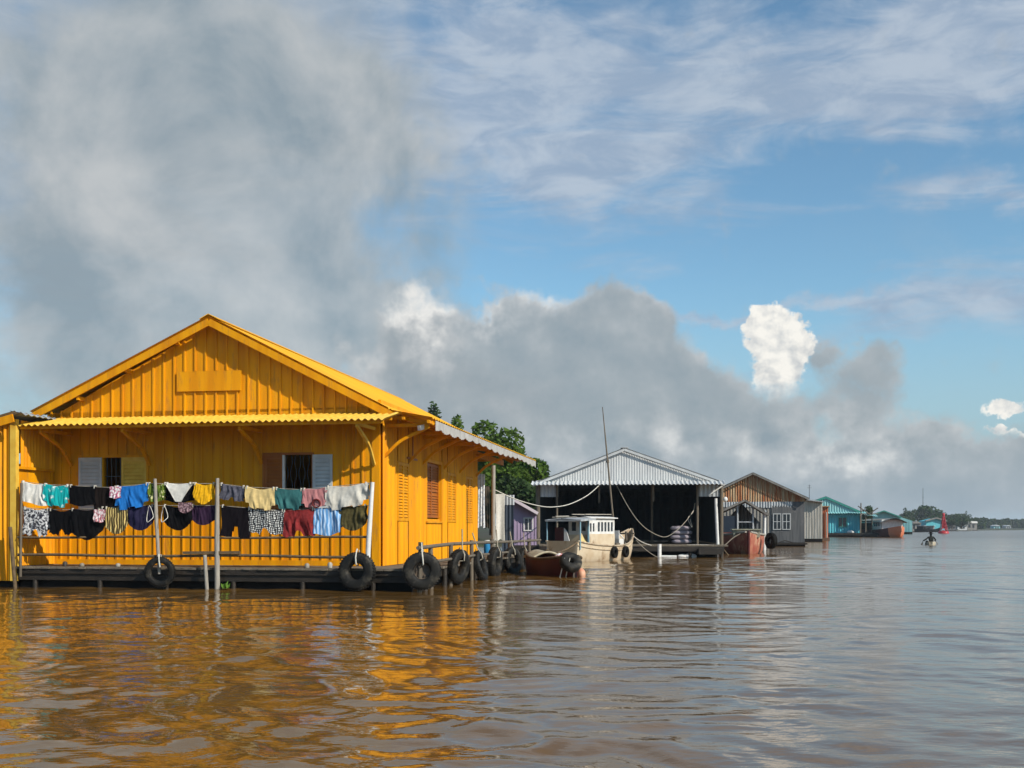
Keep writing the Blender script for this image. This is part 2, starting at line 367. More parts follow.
    w.cycles.sampling_method='MANUAL'; w.cycles.sample_map_resolution=512
SKY_K=.125
world()
sun=bpy.data.lights.new('sun','SUN'); sun.energy=5.0; sun.angle=R(.53); sun.color=(1.,.93,.82)
so=bpy.data.objects.new('sun',sun); COL.objects.link(so)
SAZ=R(60); SEL=R(35.2); _h=(-math.cos(SAZ)*math.sin(R(9.7))+math.sin(SAZ)*math.cos(R(9.7)), -math.cos(SAZ)*math.cos(R(9.7))-math.sin(SAZ)*math.sin(R(9.7)))
sd=Vector((_h[0]*math.cos(SEL),_h[1]*math.cos(SEL),math.sin(SEL)))
so.rotation_euler=sd.to_track_quat('Z','Y').to_euler(); so.location=(10,-10,20)
cam=bpy.data.cameras.new('camera'); co=bpy.data.objects.new('camera',cam); COL.objects.link(co); scene.camera=co
co.location=(0,0,EYE); co.rotation_euler=(R(90),0,0); cam.sensor_width=36; cam.lens=36*F/1024; cam.shift_y=(HOR-384)/1024
cam.clip_start=.05; cam.clip_end=20000
vs=scene.view_settings; vs.view_transform='Standard'; vs.look='None'; vs.exposure=0; vs.gamma=1
scene.render.engine='CYCLES'; scene.cycles.max_bounces=5; scene.cycles.diffuse_bounces=2; scene.cycles.glossy_bounces=3; scene.cycles.volume_bounces=0

# ---------------------------------------------------------------- river
def river():
    r=[1.2]
    while r[-1]<5.: r.append(r[-1]*1.012)
    while r[-1]<60: r.append(r[-1]*1.0044)
    while r[-1]<160: r.append(r[-1]*1.0050)
    while r[-1]<500: r.append(r[-1]*1.010)
    while r[-1]<6000: r.append(r[-1]*1.08)
    r=np.array(r)
    th=np.concatenate([np.linspace(-180,-42,24)[:-1],np.linspace(-42,36,430),np.linspace(36,180,24)[1:-1]])*PI/180
    dr=np.gradient(r)
    RR,TT=np.meshgrid(r,th,indexing='ij'); X=RR*np.sin(TT); Yv=RR*np.cos(TT)
    D=np.maximum(dr[:,None]*np.ones_like(TT),.0030*RR)
    Z=np.zeros_like(X); rng=np.random.RandomState(3)
    # domain warp so crests are not straight
    wx=X+.5*np.sin(Yv*.55+1.)+.25*np.sin(Yv*1.3+X*.7)+.1*np.sin(X*3.1+Yv*2.); wy=Yv+.45*np.sin(X*.6+.4)+.22*np.sin(X*1.5-Yv*.8+2)+.1*np.sin(X*2.7-Yv*2.9)
    for k in range(64):
        lam=.16*(2.9/.16)**rng.rand()
        d=rng.normal(R(80),R(38)) if lam>.5 else rng.uniform(0,2*PI)
        amp=.0115*lam/2/PI*1.15*(1. if lam>.45 else .85)
        kk=2*PI/lam; ph=rng.rand()*2*PI
        fade=np.clip((lam/D-3.)/4.,0,1)
        s=np.sin(kk*(wx*math.cos(d)+wy*math.sin(d))+ph)
        if lam>1.1: fade=fade*np.clip((RR-5)/25.,.30,1.)
        Z+=amp*fade*s
    # calm and rough patches
    pat=.75+.35*np.sin(X*.31+.9+.6*np.sin(Yv*.2))*np.sin(Yv*.27+.5*np.sin(X*.33))+.25*np.sin(X*.9+Yv*.35)
    Z*=np.clip(pat,.25,1.4)*1.0
    nr,nt_=X.shape
    V=np.stack([X,Yv,Z],-1).reshape(-1,3)
    i=np.arange(nr-1)[:,None]; j=np.arange(nt_)[None,:]; j2=(j+1)%nt_
    Fq=np.stack([i*nt_+j,i*nt_+j2,(i+1)*nt_+j2,(i+1)*nt_+j],-1).reshape(-1,4)
    me=bpy.data.meshes.new('water'); me.vertices.add(len(V)); me.vertices.foreach_set('co',V.ravel())
    me.loops.add(Fq.size); me.loops.foreach_set('vertex_index',Fq.ravel().astype(np.int32))
    me.polygons.add(len(Fq)); me.polygons.foreach_set('loop_start',np.arange(0,Fq.size,4,dtype=np.int32)); me.polygons.foreach_set('use_smooth',np.ones(len(Fq),bool))
    me.update(calc_edges=True)
    m=bpy.data.materials.new('muddy_river_water'); m.use_nodes=True; nt=m.node_tree; N=nt.nodes; b=N['Principled BSDF']
    b.inputs['Roughness'].default_value=.035; b.inputs['IOR'].default_value=1.42
    g=N.new('ShaderNodeNewGeometry')
    n=N.new('ShaderNodeTexNoise'); n.inputs['Scale'].default_value=.25; n.inputs['Detail'].default_value=4; lk(nt,g.outputs['Position'],n.inputs['Vector'])
    mx=N.new('ShaderNodeMix'); mx.data_type='RGBA'; mx.inputs['A'].default_value=(.118,.060,.012,1); mx.inputs['B'].default_value=(.152,.082,.023,1)
    lk(nt,n.outputs['Fac'],mx.inputs['Factor']); lk(nt,mx.outputs['Result'],b.inputs['Base Color'])
    # fine ripples, fading to a fixed small tilt far away
    prev=None
    for sc,st,dist in ((1.1,(1,1.7,1),.034),(3.4,(1,1.6,1),.019),(10,(1,1.5,1),.0065),(.35,(1,1.8,1),.03)):
        mp=N.new('ShaderNodeMapping'); mp.inputs['Scale'].default_value=st; mp.inputs['Rotation'].default_value=(0,0,R(8)); lk(nt,g.outputs['Position'],mp.inputs['Vector'])
        nn=N.new('ShaderNodeTexNoise'); nn.inputs['Scale'].default_value=sc; nn.inputs['Detail'].default_value=3; nn.inputs['Roughness'].default_value=.5; nn.inputs['Distortion'].default_value=.4
        lk(nt,mp.outputs[0],nn.inputs['Vector'])
        bp=N.new('ShaderNodeBump'); bp.inputs['Strength'].default_value=1.0; bp.inputs['Distance'].default_value=dist*WAVE_K
        lk(nt,nn.outputs['Fac'],bp.inputs['Height'])
        if prev is not None: lk(nt,prev,bp.inputs['Normal'])
        prev=bp.outputs['Normal']
    lk(nt,prev,b.inputs['Normal'])
    sy=N.new('ShaderNodeSeparateXYZ'); lk(nt,g.outputs['Position'],sy.inputs[0]); mr_=N.new('ShaderNodeMapRange'); lk(nt,sy.outputs[1],mr_.inputs['Value'])
    for k,v in (('From Min',22.),('From Max',130.),('To Min',.035),('To Max',.22)): mr_.inputs[k].default_value=v
    lk(nt,mr_.outputs[0],b.inputs['Roughness'])
    me.materials.append(m); o=bpy.data.objects.new('water',me); COL.objects.link(o); tag(o,kind='structure')
WAVE_K=.30
river()
HAZE=0.00025
from mathutils import noise
# ================================================================ yellow floating house
HO=Vector((-2.46,20.5,0)); HR=-R(9.7); ca,sa=math.cos(R(9.7)),math.sin(R(9.7))
def HL(u,v,z=0): return Vector((HO.x+ca*u+sa*v, HO.y-sa*u+ca*v, z))
def u_at(px,v):
    r=(px-512)/F; a=HO.x+sa*v; b=HO.y+ca*v     # a+ca u = r(b - sa u)
    return (r*b-a)/(ca+r*sa)
def v_at(px,u):
    r=(px-512)/F; a=HO.x+ca*u; b=HO.y-sa*u
    return (r*b-a)/(sa-r*ca)
def z_at(py,u,v): return EYE+(HOR-py)/F*(HO.y-sa*u+ca*v)

UL=-6.78; RC=-3.28; RZ=5.10; DZ=.39; WL=8.95; RL=13.1
house=thing('floating_house','yellow wooden floating house with laundry along its porch','house',HO,HR)

def wall_holes(mb,a0,a1,z0,z1,holes,put):
    xs=sorted({a0,a1,*[h[0] for h in holes],*[h[1] for h in holes]}); zs=sorted({z0,z1,*[h[2] for h in holes],*[h[3] for h in holes]})
    for i in range(len(xs)-1):
        for j in range(len(zs)-1):
            cx=(xs[i]+xs[i+1])/2; cz=(zs[j]+zs[j+1])/2
            if any(h[0]<cx<h[1] and h[2]<cz<h[3] for h in holes): continue
            put(xs[i],xs[i+1],zs[j],zs[j+1])
winA=(u_at(104,0),u_at(147,0),1.40,2.47); winB=(u_at(265,0),u_at(312,0),1.38,2.48)
# front wall with battens
mb=MB(); wall_holes(mb,UL,0,DZ,3.36,[winA,winB],lambda a,b,c,d: mb.box(a,b,0,.06,c,d))
u=UL+.1; 
while u<-.16:
    zz=[(DZ,3.2)]
    for w in ((u_at(79,0),winA[1],winA[2],winA[3]),(winB[0],u_at(334,0),winB[2],winB[3])):
        if w[0]-.03<u<w[1]+.03: zz=[(DZ,w[2]-.05),(w[3]+.06,3.2)]
    for a,b in zz: mb.box(u-.016,u+.016,-.026,0,a,b)
    u+=.2+random.uniform(-.008,.008)
mb.box(-.15,.0,-.03,0,DZ,3.3); mb.box(UL,-.152,-.034,-.002,DZ+.002,DZ+.10)
mb.build('front_wall',M['yellow'],house)
# gable above
mb=MB(); rake=lambda u: RZ-.05-(abs(u-RC))*.52
zr=rake(0); zl=rake(UL)
mb.prism([(UL,3.36),(0,3.36),(0,zr),(RC,rake(RC)),(UL,zl)],(0,.06,0),(1,0,0),(0,0,1),(0,-1,0),.06)
u=UL+.1
sg=(u_at(178,0),u_at(242,0),3.72,4.10)
while u<-.02:
    if sg[0]<u<sg[1]:
        mb.box(u-.015,u+.015,-.025,0,3.24,sg[2]-.01); mb.box(u-.015,u+.015,-.025,0,sg[3]+.01,rake(u)-.02)
    else: mb.box(u-.015,u+.015,-.025,0,3.24,max(3.4,rake(u)-.02))
    u+=.215
mb.build('gable_wall',M['yellow'],house)
MB().box(sg[0],sg[1],-.05,-.025,sg[2],sg[3]).build('blank_signboard',M['yellow'],house)
# side wall
sw=(v_at(425,0),v_at(440,0),1.30,2.56)
mb=MB(); wall_holes(mb,.06,WL,DZ,3.5,[sw],lambda a,b,c,d: mb.box(-.06,0,a,b,c,d))
SH=[(v_at(396,0),v_at(406.5,0)),(v_at(446,0),v_at(454,0)),(v_at(464,0),v_at(471,0))]
wall_holes(mb,.02,WL,DZ,3.3,[(sw[0]-.03,sw[1]+.03,sw[2]-.05,sw[3]+.05)]+[(a-.01,b+.01,1.23,2.41) for a,b in SH],lambda a,b,c,d: mb.corr((.024,a,c),(0,b-a,0),(0,0,d-c),(1,0,0),.125,.018,8))
mb.build('side_wall',M['yellow'],house)
MB().box(UL,UL+.06,.06,WL,DZ,3.2).build('far_side_wall',M['yellow'],house)
mb=MB(); mb.prism([(UL+.06,DZ),(-.06,DZ),(-.06,zr-.12),(RC,rake(RC)-.12),(UL+.06,zl-.12)],(0,WL,0),(1,0,0),(0,0,1),(0,-1,0),.06); mb.build('back_wall',M['yellow'],house)
def shutter(name,m,u0,u1,z0,z1,d0,axis,parent,cols=1,sl=13):
    """louvred leaf; axis 'u' = on front (d along -v), 'v' = on side (d along +u)"""
    mb=MB()
    def bx(a,b,c,d,e,f):
        if axis=='u': mb.box(a,b,-d,-c,e,f)
        else: mb.box(c,d,a,b,e,f)
    t=.045; w=(u1-u0)/cols
    for k in range(cols):
        a=u0+k*w; b=a+w
        bx(a,a+t,d0,d0+.03,z0,z1); bx(b-t,b,d0,d0+.03,z0,z1)
        bx(a+t,b-t,d0,d0+.03,z0,z0+.06); bx(a+t,b-t,d0,d0+.03,z1-.06,z1); bx(a+t,b-t,d0,d0+.03,(z0+z1)/2-.02,(z0+z1)/2+.02)
        bx(a+t,b-t,d0,d0+.004,z0+.06,z1-.06)
        for i in range(sl):
            z=z0+.075+(z1-z0-.15)*i/sl
            zc=z+(z1-z0-.15)/sl*.5; h=(z1-z0-.15)/sl*.36
            if abs(zc-(z0+z1)/2)<.03: continue
            for q,(dd,zq) in enumerate(((d0+.022,-h),(d0+.006,h))): pass
            if axis=='u': vs=[(a+t,-(d0+.026),zc-h),(b-t,-(d0+.026),zc-h),(b-t,-(d0+.006),zc+h*.8),(a+t,-(d0+.006),zc+h*.8)]
            else: vs=[(d0+.026,a+t,zc-h),(d0+.026,b-t,zc-h),(d0+.006,b-t,zc+h*.8),(d0+.006,a+t,zc+h*.8)]
            n=Vector((0,0,-.006)); mb.add(vs+[tuple(Vector(p)+n) for p in vs],[(0,1,2,3),(7,6,5,4),(0,4,5,1),(1,5,6,2),(2,6,7,3),(3,7,4,0)])
    return mb.build(name,m,parent)
def win_frame(w,parent,m):
    mb=MB(); a,b,c,d=w
    mb.box(a-.04,a,-.035,.05,c-.04,d+.04); mb.box(b,b+.04,-.035,.05,c-.04,d+.04); mb.box(a,b,-.035,.05,d,d+.045); mb.box(a-.06,b+.06,-.05,.05,c-.04,c)
    return mb.build('window_frame',m,parent)
fa=win_frame(winA,house,M['yellow']); fb_=win_frame(winB,house,M['brown_paint'])
um=u_at(122,0)
shutter('shutter',M['grey_paint'],u_at(80,0),u_at(103,0),winA[2],winA[3],.026,'u',fa)['label']='grey louvred shutter folded back on the wall'
shutter('shutter',M['pale_yellow'],um,winA[1],winA[2],winA[3],-.005,'u',fa)['label']='yellow louvred shutter, closed'
shutter('shutter',M['brown_paint'],winB[0],u_at(283,0),winB[2],winB[3],-.005,'u',fb_)['label']='brown louvred shutter, closed'
shutter('shutter',M['grey_paint'],u_at(313.5,0),u_at(333,0),winB[2],winB[3],.026,'u',fb_)['label']='grey louvred shutter folded back on the wall'
MB().box(u_at(283,0)+.0,u_at(283,0)+.04,-.034,.02,winB[2],winB[3]).build('stile',M['white_paint'],fb_)
mb=MB(); a=u_at(284,0)+.05; b=winB[1]
n=6
for i in range(n+1):
    x=a+(b-a)*i/n; mb.tube([(x+.022*math.sin(z*14+ (0 if i%2 else PI)),.03,z) for z in np.linspace(winB[2],winB[3],26)],.006,5)
mb.build('window_grille',M['grille'],fb_)
mb=MB(); a=winA[0]; b=um
for i in range(4): mb.box(a+(b-a)*(i+.5)/4-.005,a+(b-a)*(i+.5)/4+.005,.03,.04,winA[2],winA[3])
for z in (1.75,2.1): mb.box(a,b,.042,.05,z,z+.012)
mb.build('window_grille',M['grille'],fa)
for a,b in SH: shutter('shutter',M['yellow'],a,b,1.24,2.40,.018,'v',house,cols=2,sl=17)['label']='closed yellow double louvred shutter on the side wall'
bs=shutter('shutter',M['brown_paint'],sw[0]+.03,sw[1]-.03,sw[2]+.03,sw[3]-.03,-.055,'v',house,cols=2,sl=18); bs['label']='red-brown louvred shutter deep in its opening'
mb=MB(); a,b,c,d=sw; mb.box(-.05,.045,a-.03,a+.03,c-.05,d+.05); mb.box(-.05,.045,b-.03,b+.03,c-.05,d+.05); mb.box(-.05,.045,a+.03,b-.03,d-.02,d+.05); mb.box(-.05,.07,a-.06,b+.06,c-.09,c-.05)
mb.build('window_frame',M['yellow'],house)
# small trim blocks seen high on the side wall
MB().box(.018,.06,1.75,2.55,2.50,2.54).box(.018,.045,2.2,2.28,2.54,3.0).build('side_trim',M['brown_paint'],house)
# roof
def sl_sheet(mb,p0,p1,v0,v1,pitch=.2,amp=.014):
    p0=Vector(p0);p1=Vector(p1); d=p1-p0; n=Vector((0,1,0)).cross(d).normalized()
    if n.z<0: n=-n
    mb.corr((p0.x,v0,p0.z),(0,v1-v0,0),d,n,pitch,amp,6)
roof=MB()
sl_sheet(roof,(RC,0,RZ),(.22,0,3.30),-.26,RL)
sl_sheet(roof,(.16,0,3.29),(1.0,0,3.13),-.02,RL)
sl_sheet(roof,(RC,0,RZ),(-6.98,0,3.36),-.26,RL)
rf=roof.build('roof',M['yellow_roof'],house)
mb=MB(); mb.beam((RC-.09,-.28,RZ-.0),(RC-.09,RL,RZ-.02),.2,.012,(-.52,0,1)); mb.beam((RC+.09,-.28,RZ-.0),(RC+.09,RL,RZ-.02),.2,.012,(.52,0,1)); mb.build('ridge_cap',M['yellow_roof'],rf)
mb=MB()
for s,e in (((RC,-.25,RZ-.10),(.30,-.25,3.17)),((RC,-.25,RZ-.10),(-6.98,-.25,3.25))):
    mb.beam(s,e,.03,.13)
for s,e in (((RC,RL,RZ-.14),(.30,RL,3.13)),((RC,RL,RZ-.14),(-6.98,RL,3.21))): mb.beam(s,e,.03,.17)
mb.build('bargeboard',M['yellow'],rf)
mb=MB()     # purlins and rafters under the eaves
for v in np.arange(.25,RL,1.0): mb.beam((-.0,v,3.22),(.96,v,3.06),.05,.07)
mb.beam((.93,-.02,3.07),(.93,RL,3.07),.05,.06); mb.beam((.45,-.02,3.14),(.45,RL,3.14),.05,.05)
for uu in (-6.,-5.,-4.,-2.6,-1.6,-.6): mb.beam((uu,-.22,rake(uu)-.02),(uu,.0,rake(uu)-.02),.05,.07)
for v in np.arange(9.8,13,1.1):
    mb.beam((RC,v,RZ-.1),(0,v,3.33),.06,.09); mb.beam((RC,v,RZ-.1),(UL,v,3.36),.06,.09); mb.beam((UL,v,3.1),(0,v,3.1),.06,.09)
mb.box(-.06,0,WL,RL,3.0,3.15)
mb.build('eave_timber',M['yellow'],house)
# scalloped white fascia on side eave
mb=MB(); pts=[]; v=.35; k=0
while v<RL: 
    pts.append((v, -.12-.025*math.sin(v*1.1)-.05*abs(math.sin(v*4.2))-.008*math.sin(v*37))); v+=.06
poly=[(p[0],0) for p in pts]+[(p[0],p[1]) for p in pts[::-1]]
mb.prism(poly,(.975,0,3.115),(0,1,0),(0,0,1),(1,0,0),.015); mb.build('scalloped_fascia',M['fascia'],rf)
MB().beam((.72,.1,2.96),(.80,.35,3.02),.06,.09).build('board_end',M['white_paint'],house)
# porch awning
mb=MB(); aL=-6.62; aR=.45
mb.corr((aL,-1.22,3.0),(aR-aL,0,0),(0,1.19,.235),(0,-.2,1),.122,.019,8); aw=mb.build('porch_awning',M['pale_yellow'],house)
mb=MB(); mb.beam((aL,-1.12,2.965),(aR-.05,-1.12,2.965),.04,.05); mb.beam((aL,-.6,3.07),(aR-.05,-.6,3.07),.04,.05); mb.build('awning_batten',M['yellow'],aw)
def bracket(parent,p,q,m,w=.05,bul=.12):
    """curved knee brace from wall point p up to arm point q plus the arm"""
    p=Vector(p);q=Vector(q); mb=MB(); pts=[]
    mid=Vector((p.x,p.y,q.z)); 
    for i in range(9):
        t=i/8; a=p.lerp(q,t); a+= (a-mid).normalized()*(-bul*math.sin(PI*t)); pts.append(a)
    for i in range(8): mb.beam(pts[i],pts[i+1],w,.055,(q-mid).normalized().cross(Vector((0,0,1))).cross(q-p))
    mb.beam((p.x,p.y,q.z+.03),q+Vector((0,0,.03)),w,.06); return mb.build('bracket',m,parent)
for px in (72,150,262): bracket(house,(u_at(px,0),-.01,2.32),(u_at(px,0),-1.05,2.90),M['yellow'])
bracket(house,(-.10,-.035,2.28),(-.10,-1.1,2.92),M['pale_yellow'])
for v in (.25,2.0,3.05,5.0,6.7,8.7): bracket(house,(.02,v,2.45),(.88,v,3.0),M['yellow'],bul=.08)
# decks
mb=MB(); u=UL+.12
while u<1.1:
    mb.box(u,u+.135,-1.24+random.uniform(-.03,.02),.0 if u<0 else -.0,DZ-.04,DZ-random.uniform(0,.006)); u+=.145
v=.0
while v<RL:
    w=1.12+ (.1*v/RL); mb.box(0.0,w+random.uniform(-.03,.05),v,v+.135,DZ-.045,DZ-.006-random.uniform(0,.006)); v+=.15
mb.build('deck',M['woodx'],house)
mb=MB(); mb.box(UL+.1,1.08,-1.19,-1.13,.14,DZ-.05); mb.box(UL+.1,1.02,-1.225,-1.192,.26,DZ-.045)
mb.box(1.03,1.09,-1.12,RL,.20,DZ-.05)
mb.build('deck_beam',M['wet_wood'],house)
mb=MB(); mb.box(UL+.15,.75,-.95,RL-.1,-.4,DZ-.055); mb.box(UL+.15,.9,-1.1,-.94,-.4,.16)
mb.build('float_hull',M['black'],house)
mb=MB()
for v in np.arange(-1.,RL,1.45): mb.tube([(1.12,v,-.5),(1.12+random.uniform(-.02,.02),v,DZ-.05)],.05,8)
for u in np.arange(UL+.5,.9,1.3): mb.tube([(u,-1.16,-.5),(u,-1.16,.14)],.045,8)
mb.build('deck_pile',M['wet_wood'],house)
# porch rails
mb=MB()
for z,r in ((.935,.022),(.60,.026)):
    pts=[(u,-1.27+.008*math.sin(u*3),z+.012*math.sin(u*1.7+z*9)) for u in np.linspace(UL+.22,.16,18)]; mb.tube(pts,r,7)
mb.beam((u_at(183,-1.3),-1.31,.655),(u_at(240,-1.3),-1.31,.665),.03,.05)
mb.build('porch_rail',M['rail_wood'],house)
# interior floor
MB().box(UL+.07,-.07,.07,WL-.07,DZ-.03,DZ+.01).build('floor',M['dark'],house)
# rear porch post
MB().tube([(.80,v_at(493.5,.80),.3),(.80,v_at(493.5,.80),2.66)],.05,8).build('porch_post',M['pale_wood'],house)
# dock handrail
mb=MB(); dv=[v_at(p,1.15) for p in (420,432,451,472,493,510,530)]
for v in dv: mb.tube([(1.14,v,-.3),(1.14+random.uniform(-.02,.02),v+random.uniform(-.03,.03),.80+random.uniform(-.03,.06))],.042,8)
mb.tube([(1.15,-1.62,.76),(1.14,.9,.79),(1.15,4,.78),(1.15,8,.75),(1.15,12.9,.74)],.035,8)
mb.tube([(1.19,-.6,.50),(1.18,3.,.52),(1.19,7.,.50)],.028,7)
mb.build('dock_railing',M['wood'],house)

# ---- annex at the left
ann=thing('annex_hut','tall yellow corrugated hut at the left end of the porch','hut',HL(-6.62,-1.2),HR)
mb=MB(); mb.corr((-3.4,0,.12),(3.28,0,0),(0,0,3.0),(0,-1,0),.095,.018,8,vtop=lambda t:(0,.80+.20*t)); mb.build('front_wall',M['yellow'],ann)
mb=MB(); mb.box(-.12,.0,-.05,.05,.12,3.12); mb.build('corner_post',M['pale_yellow'],ann)
mb=MB(); mb.corr((.0,.07,2.25),(0,1.1,0),(0,0,.86),(1,0,0),.10,.014,8); mb.corr((0.0,.07,.40),(0,1.1,0),(0,0,.55),(1,0,0),.10,.014,8); mb.box(-.03,.0,1.1,1.16,.4,3.1); mb.box(-.02,.03,.05,1.15,2.20,2.25); mb.box(-.06,-.03,.07,1.15,.40,2.3); mb.build('side_panel',M['yellow'],ann)
mb=MB(); mb.corr((.12,-.25,3.23),(0,3.2,0),(-3.6,0,-.9),(-.24,0,1),.18,.02,6); mb.corr((-.02,-.20,3.24),(0,1.3,0),(.26,0,-.05),(.1,0,1),.18,.015,6); mb.build('roof',M['galv'],ann)
MB().beam((.08,-.24,3.12),(-3.4,-.24,2.24),.03,.15).build('fascia',M['yellow'],ann)
MB().box(-3.4,-.05,.06,2.,-.4,.11).build('float_hull',M['black'],ann)
MB().box(-3.4,-.1,2.2,2.26,.12,2.4).build('back_wall',M['yellow'],ann)

# ---- poles standing at the deck edge
def pole(label,pts,r,m,cat='pole'):
    o=MB().tube([Vector(p)-Vector(pts[0]) for p in pts],r,9).build('wooden_pole',m,loc=pts[0]); tag(o,label,cat); return o
VP=-1.30
pole('pale pole behind the floral cloth, its foot inside the hanging tyre',[HL(u_at(159.5,VP),VP,.27),HL(u_at(156.5,VP),VP,1.2),HL(u_at(155,VP),VP,1.99)],[.028,.035,.03],M['pale_wood'])
pole('tall grey pole between the yellow towel and the black garments',[HL(u_at(217.5,VP),VP,-.5),HL(u_at(217,VP),VP,1.0),HL(u_at(217.5,VP),VP,1.99)],[.05,.045,.032],M['pale_wood'])
pole('short pale stake just left of the tall grey pole, standing in the water',[HL(u_at(209,VP-.04),VP-.05,-.5),HL(u_at(205,VP-.04),VP-.05,.62)],.034,M['pale_wood'])
pole('white leaning pole at the right end of the clotheslines',[HL(u_at(367,VP),VP,.3),HL(u_at(369,VP),VP,1.),HL(u_at(372.5,VP),VP,1.9)],[.045,.045,.035],M['white_paint'])
pole('dark green leaning stake against the corrugated hut',[HL(u_at(17,VP-.1),VP-.1,-.4),HL(u_at(10,VP-.1),VP-.1,1.12)],.035,M['rail_wood'])
pole('thin upright pole at the left end of the clotheslines',[HL(u_at(20.5,VP),VP,.2),HL(u_at(21.5,VP),VP,1.93)],.024,M['wood'])

# ---- clotheslines
def line_z(row,px):
    if row==0: return z_at(np.interp(px,[20,45,110,148,217,245,300,368],[481.5,484.5,487.5,483.5,483.5,487,489.5,483]),u_at(px,VP),VP)
    return z_at(np.interp(px,[20,60,148,217,280,368],[507.5,510,505.5,505.5,510.5,505.5]),u_at(px,VP),VP)
for row,lab in ((0,'upper thin clothesline strung along the porch'),(1,'lower thin clothesline strung along the porch')):
    pts=[HL(u_at(px,VP),VP+.05,line_z(row,px)) for px in np.linspace(20,370,40)]
    o=MB().tube([p-pts[0] for p in pts],.006,5).build('clothesline',M['rope'],loc=pts[0]); tag(o,lab,'rope')
def garment(name,label,cat,row,x0,x1,yb,kind,m,skew=0.,amp=.02,fold=5,dv=0.,back=.8,peg=True,ytop=None):
    ua,ub=u_at(x0,VP),u_at(x1,VP); w=ub-ua; uc=(ua+ub)/2; pc=(x0+x1)/2
    zt=line_z(row,pc) if ytop is None else z_at(ytop,uc,VP); h=zt-z_at(yb,uc,VP)
    rg=random.Random(sum(map(ord,label)))
    ph=[rg.uniform(0,6.28) for _ in range(6)]
    sd_=rg.uniform(0,50); sl_=rg.choice((-1,1))*rg.uniform(.4,1.6)
    def hem(s):
        if kind=='rect': d=1+.04*math.sin(s*7+ph[0])
        elif kind=='tri': d=max(.06,1-max(0,abs(s-.5)-.12)/.38)
        elif kind=='bowl': d=.62+.38*math.sin(PI*min(1,max(0,s)))**.6
        elif kind=='shorts':
            q=abs(s-.5); d=.74 if q<.05 else min(1,.74+(q-.05)*3.)
            d*=1+.03*math.sin(s*30+ph[0])
        elif kind=='tee':       # hung by the hem: shoulders below, sleeves at the sides
            q=abs(s-.5); d=.90 if q<.12 else (1. if q<.36 else .80)
        elif kind=='legs':
            q=abs(s-.5); d=.62 if q<.10 else 1.
        else: d=1
        d*=1+skew*(s-.5)*2
        return d
    sag=rg.uniform(.008,.045) if w>.25 else .005
    def top(s):
        px=x0+(x1-x0)*s
        return (line_z(row,px) if ytop is None else zt)-zt-sag*math.sin(PI*s)**2
    k=[rg.uniform(.7,1.3)*fold for _ in range(3)]
    def fy(s,t): 
        e=.25+.75*t**.7; q=noise.noise(Vector((s*2.2+sd_,t*1.3,ph[1])))*.9
        a=noise.noise(Vector(((s+.22*(s-.5)*-t*2)*fold*1.5+q+sd_,t*.9*sl_,ph[2])))
        b=noise.noise(Vector((s*fold*3.6+t*2.5*sl_+q*2,t*1.7,ph[3])))
        c=math.sin(PI*min(1,max(0,s)))*.8*(1-abs(2*t-1))
        return amp*e*(2.6*a+1.1*b+.4*c+.5*abs(a)**.5)
    def xw(s,t):
        pinch=1-.06*math.sin(PI*t)*(1 if kind!='tee' else .2)
        return ua-uc+w*(.5+(s-.5)*pinch)+.012*math.sin(t*5+ph[4])*t
    mb=MB(); nu=34; nv=12
    mb.grid(lambda s,t:(xw(s,t), -.018-.012*t-fy(s,t), top(s)+.012*math.sin(t*PI/2*0)-t*h*hem(s)),nu,nv)
    mb.grid(lambda s,t:(xw(1-s,t)+.01, .018+.01*t+fy(s+.13,t)*.8, top(1-s)-t*h*back*hem(1-s)),nu,nv)
    mb.grid(lambda s,t:(xw(s,0)+.01*t, -.018+.036*t, top(s)+.010*math.sin(PI*t)),nu,4)
    o=mb.build(name,m,loc=HL(uc,VP+.05+dv,zt),rotz=HR); tag(o,label,cat,'laundry drying on the porch lines')
    if peg:
        pb=MB()
        for s in ((.06,.94) if w>.3 else (.5,)): pb.box(ua-uc+w*s-.008,ua-uc+w*s+.008,-.028,.028,top(s)-.03,top(s)+.028)
        pb.build('clothes_peg',M['pale_rope'],o)
    return o
K=lambda n,c,**k: cloth(n,c,**k)
black=K('black_cloth',(.006,.006,.007)); navy=K('navy_cloth',(.022,.02,.05)); 
white=K('white_cloth',(.74,.71,.64)); 
garment('pillowcase','off-white cloth at the left end of the upper line','cloth',0,20,46,503,'rect',white,skew=.05)
garment('t_shirt','teal shirt with a white print, next to the off-white cloth','shirt',0,43,68,506,'tee',K('teal_cloth',(.01,.36,.36),c2=(.75,.8,.75),kind='noise',scale=7,thr=.60),skew=.05,dv=-.02)
garment('trousers','wide plain black cloth right of the teal shirt','trousers',0,68,95,505,'rect',black,amp=.008,back=.9)
garment('t_shirt','brownish-black garment between plain black cloth and blue shirt','shirt',0,92,115,513,'rect',K('brown_black_cloth',(.014,.010,.009)),skew=.12,amp=.012,dv=.02)
garment('handkerchief','small white cloth with pink print beside the blue shirt','cloth',0,110,122,498,'rect',K('pink_print',(.72,.66,.66),c2=(.45,.12,.20),kind='cell',scale=26,thr=.52),dv=-.05,amp=.008,ytop=487)
garment('t_shirt','bright blue shirt on the upper line','shirt',0,115,148,508,'tee',K('blue_cloth',(.02,.17,.52)),skew=-.04,amp=.022,dv=-.02)
garment('blouse','olive green floral cloth bunched round the pale pole','blouse',0,147,165,500,'rect',K('olive_floral',(.10,.15,.02),c2=(.60,.58,.30),kind='noise',scale=13,thr=.56,c3=(.03,.04,.01)),amp=.03)
garment('shorts','black cloth showing behind the white underpants','shorts',0,163,193,501,'rect',black,dv=.04,amp=.008)
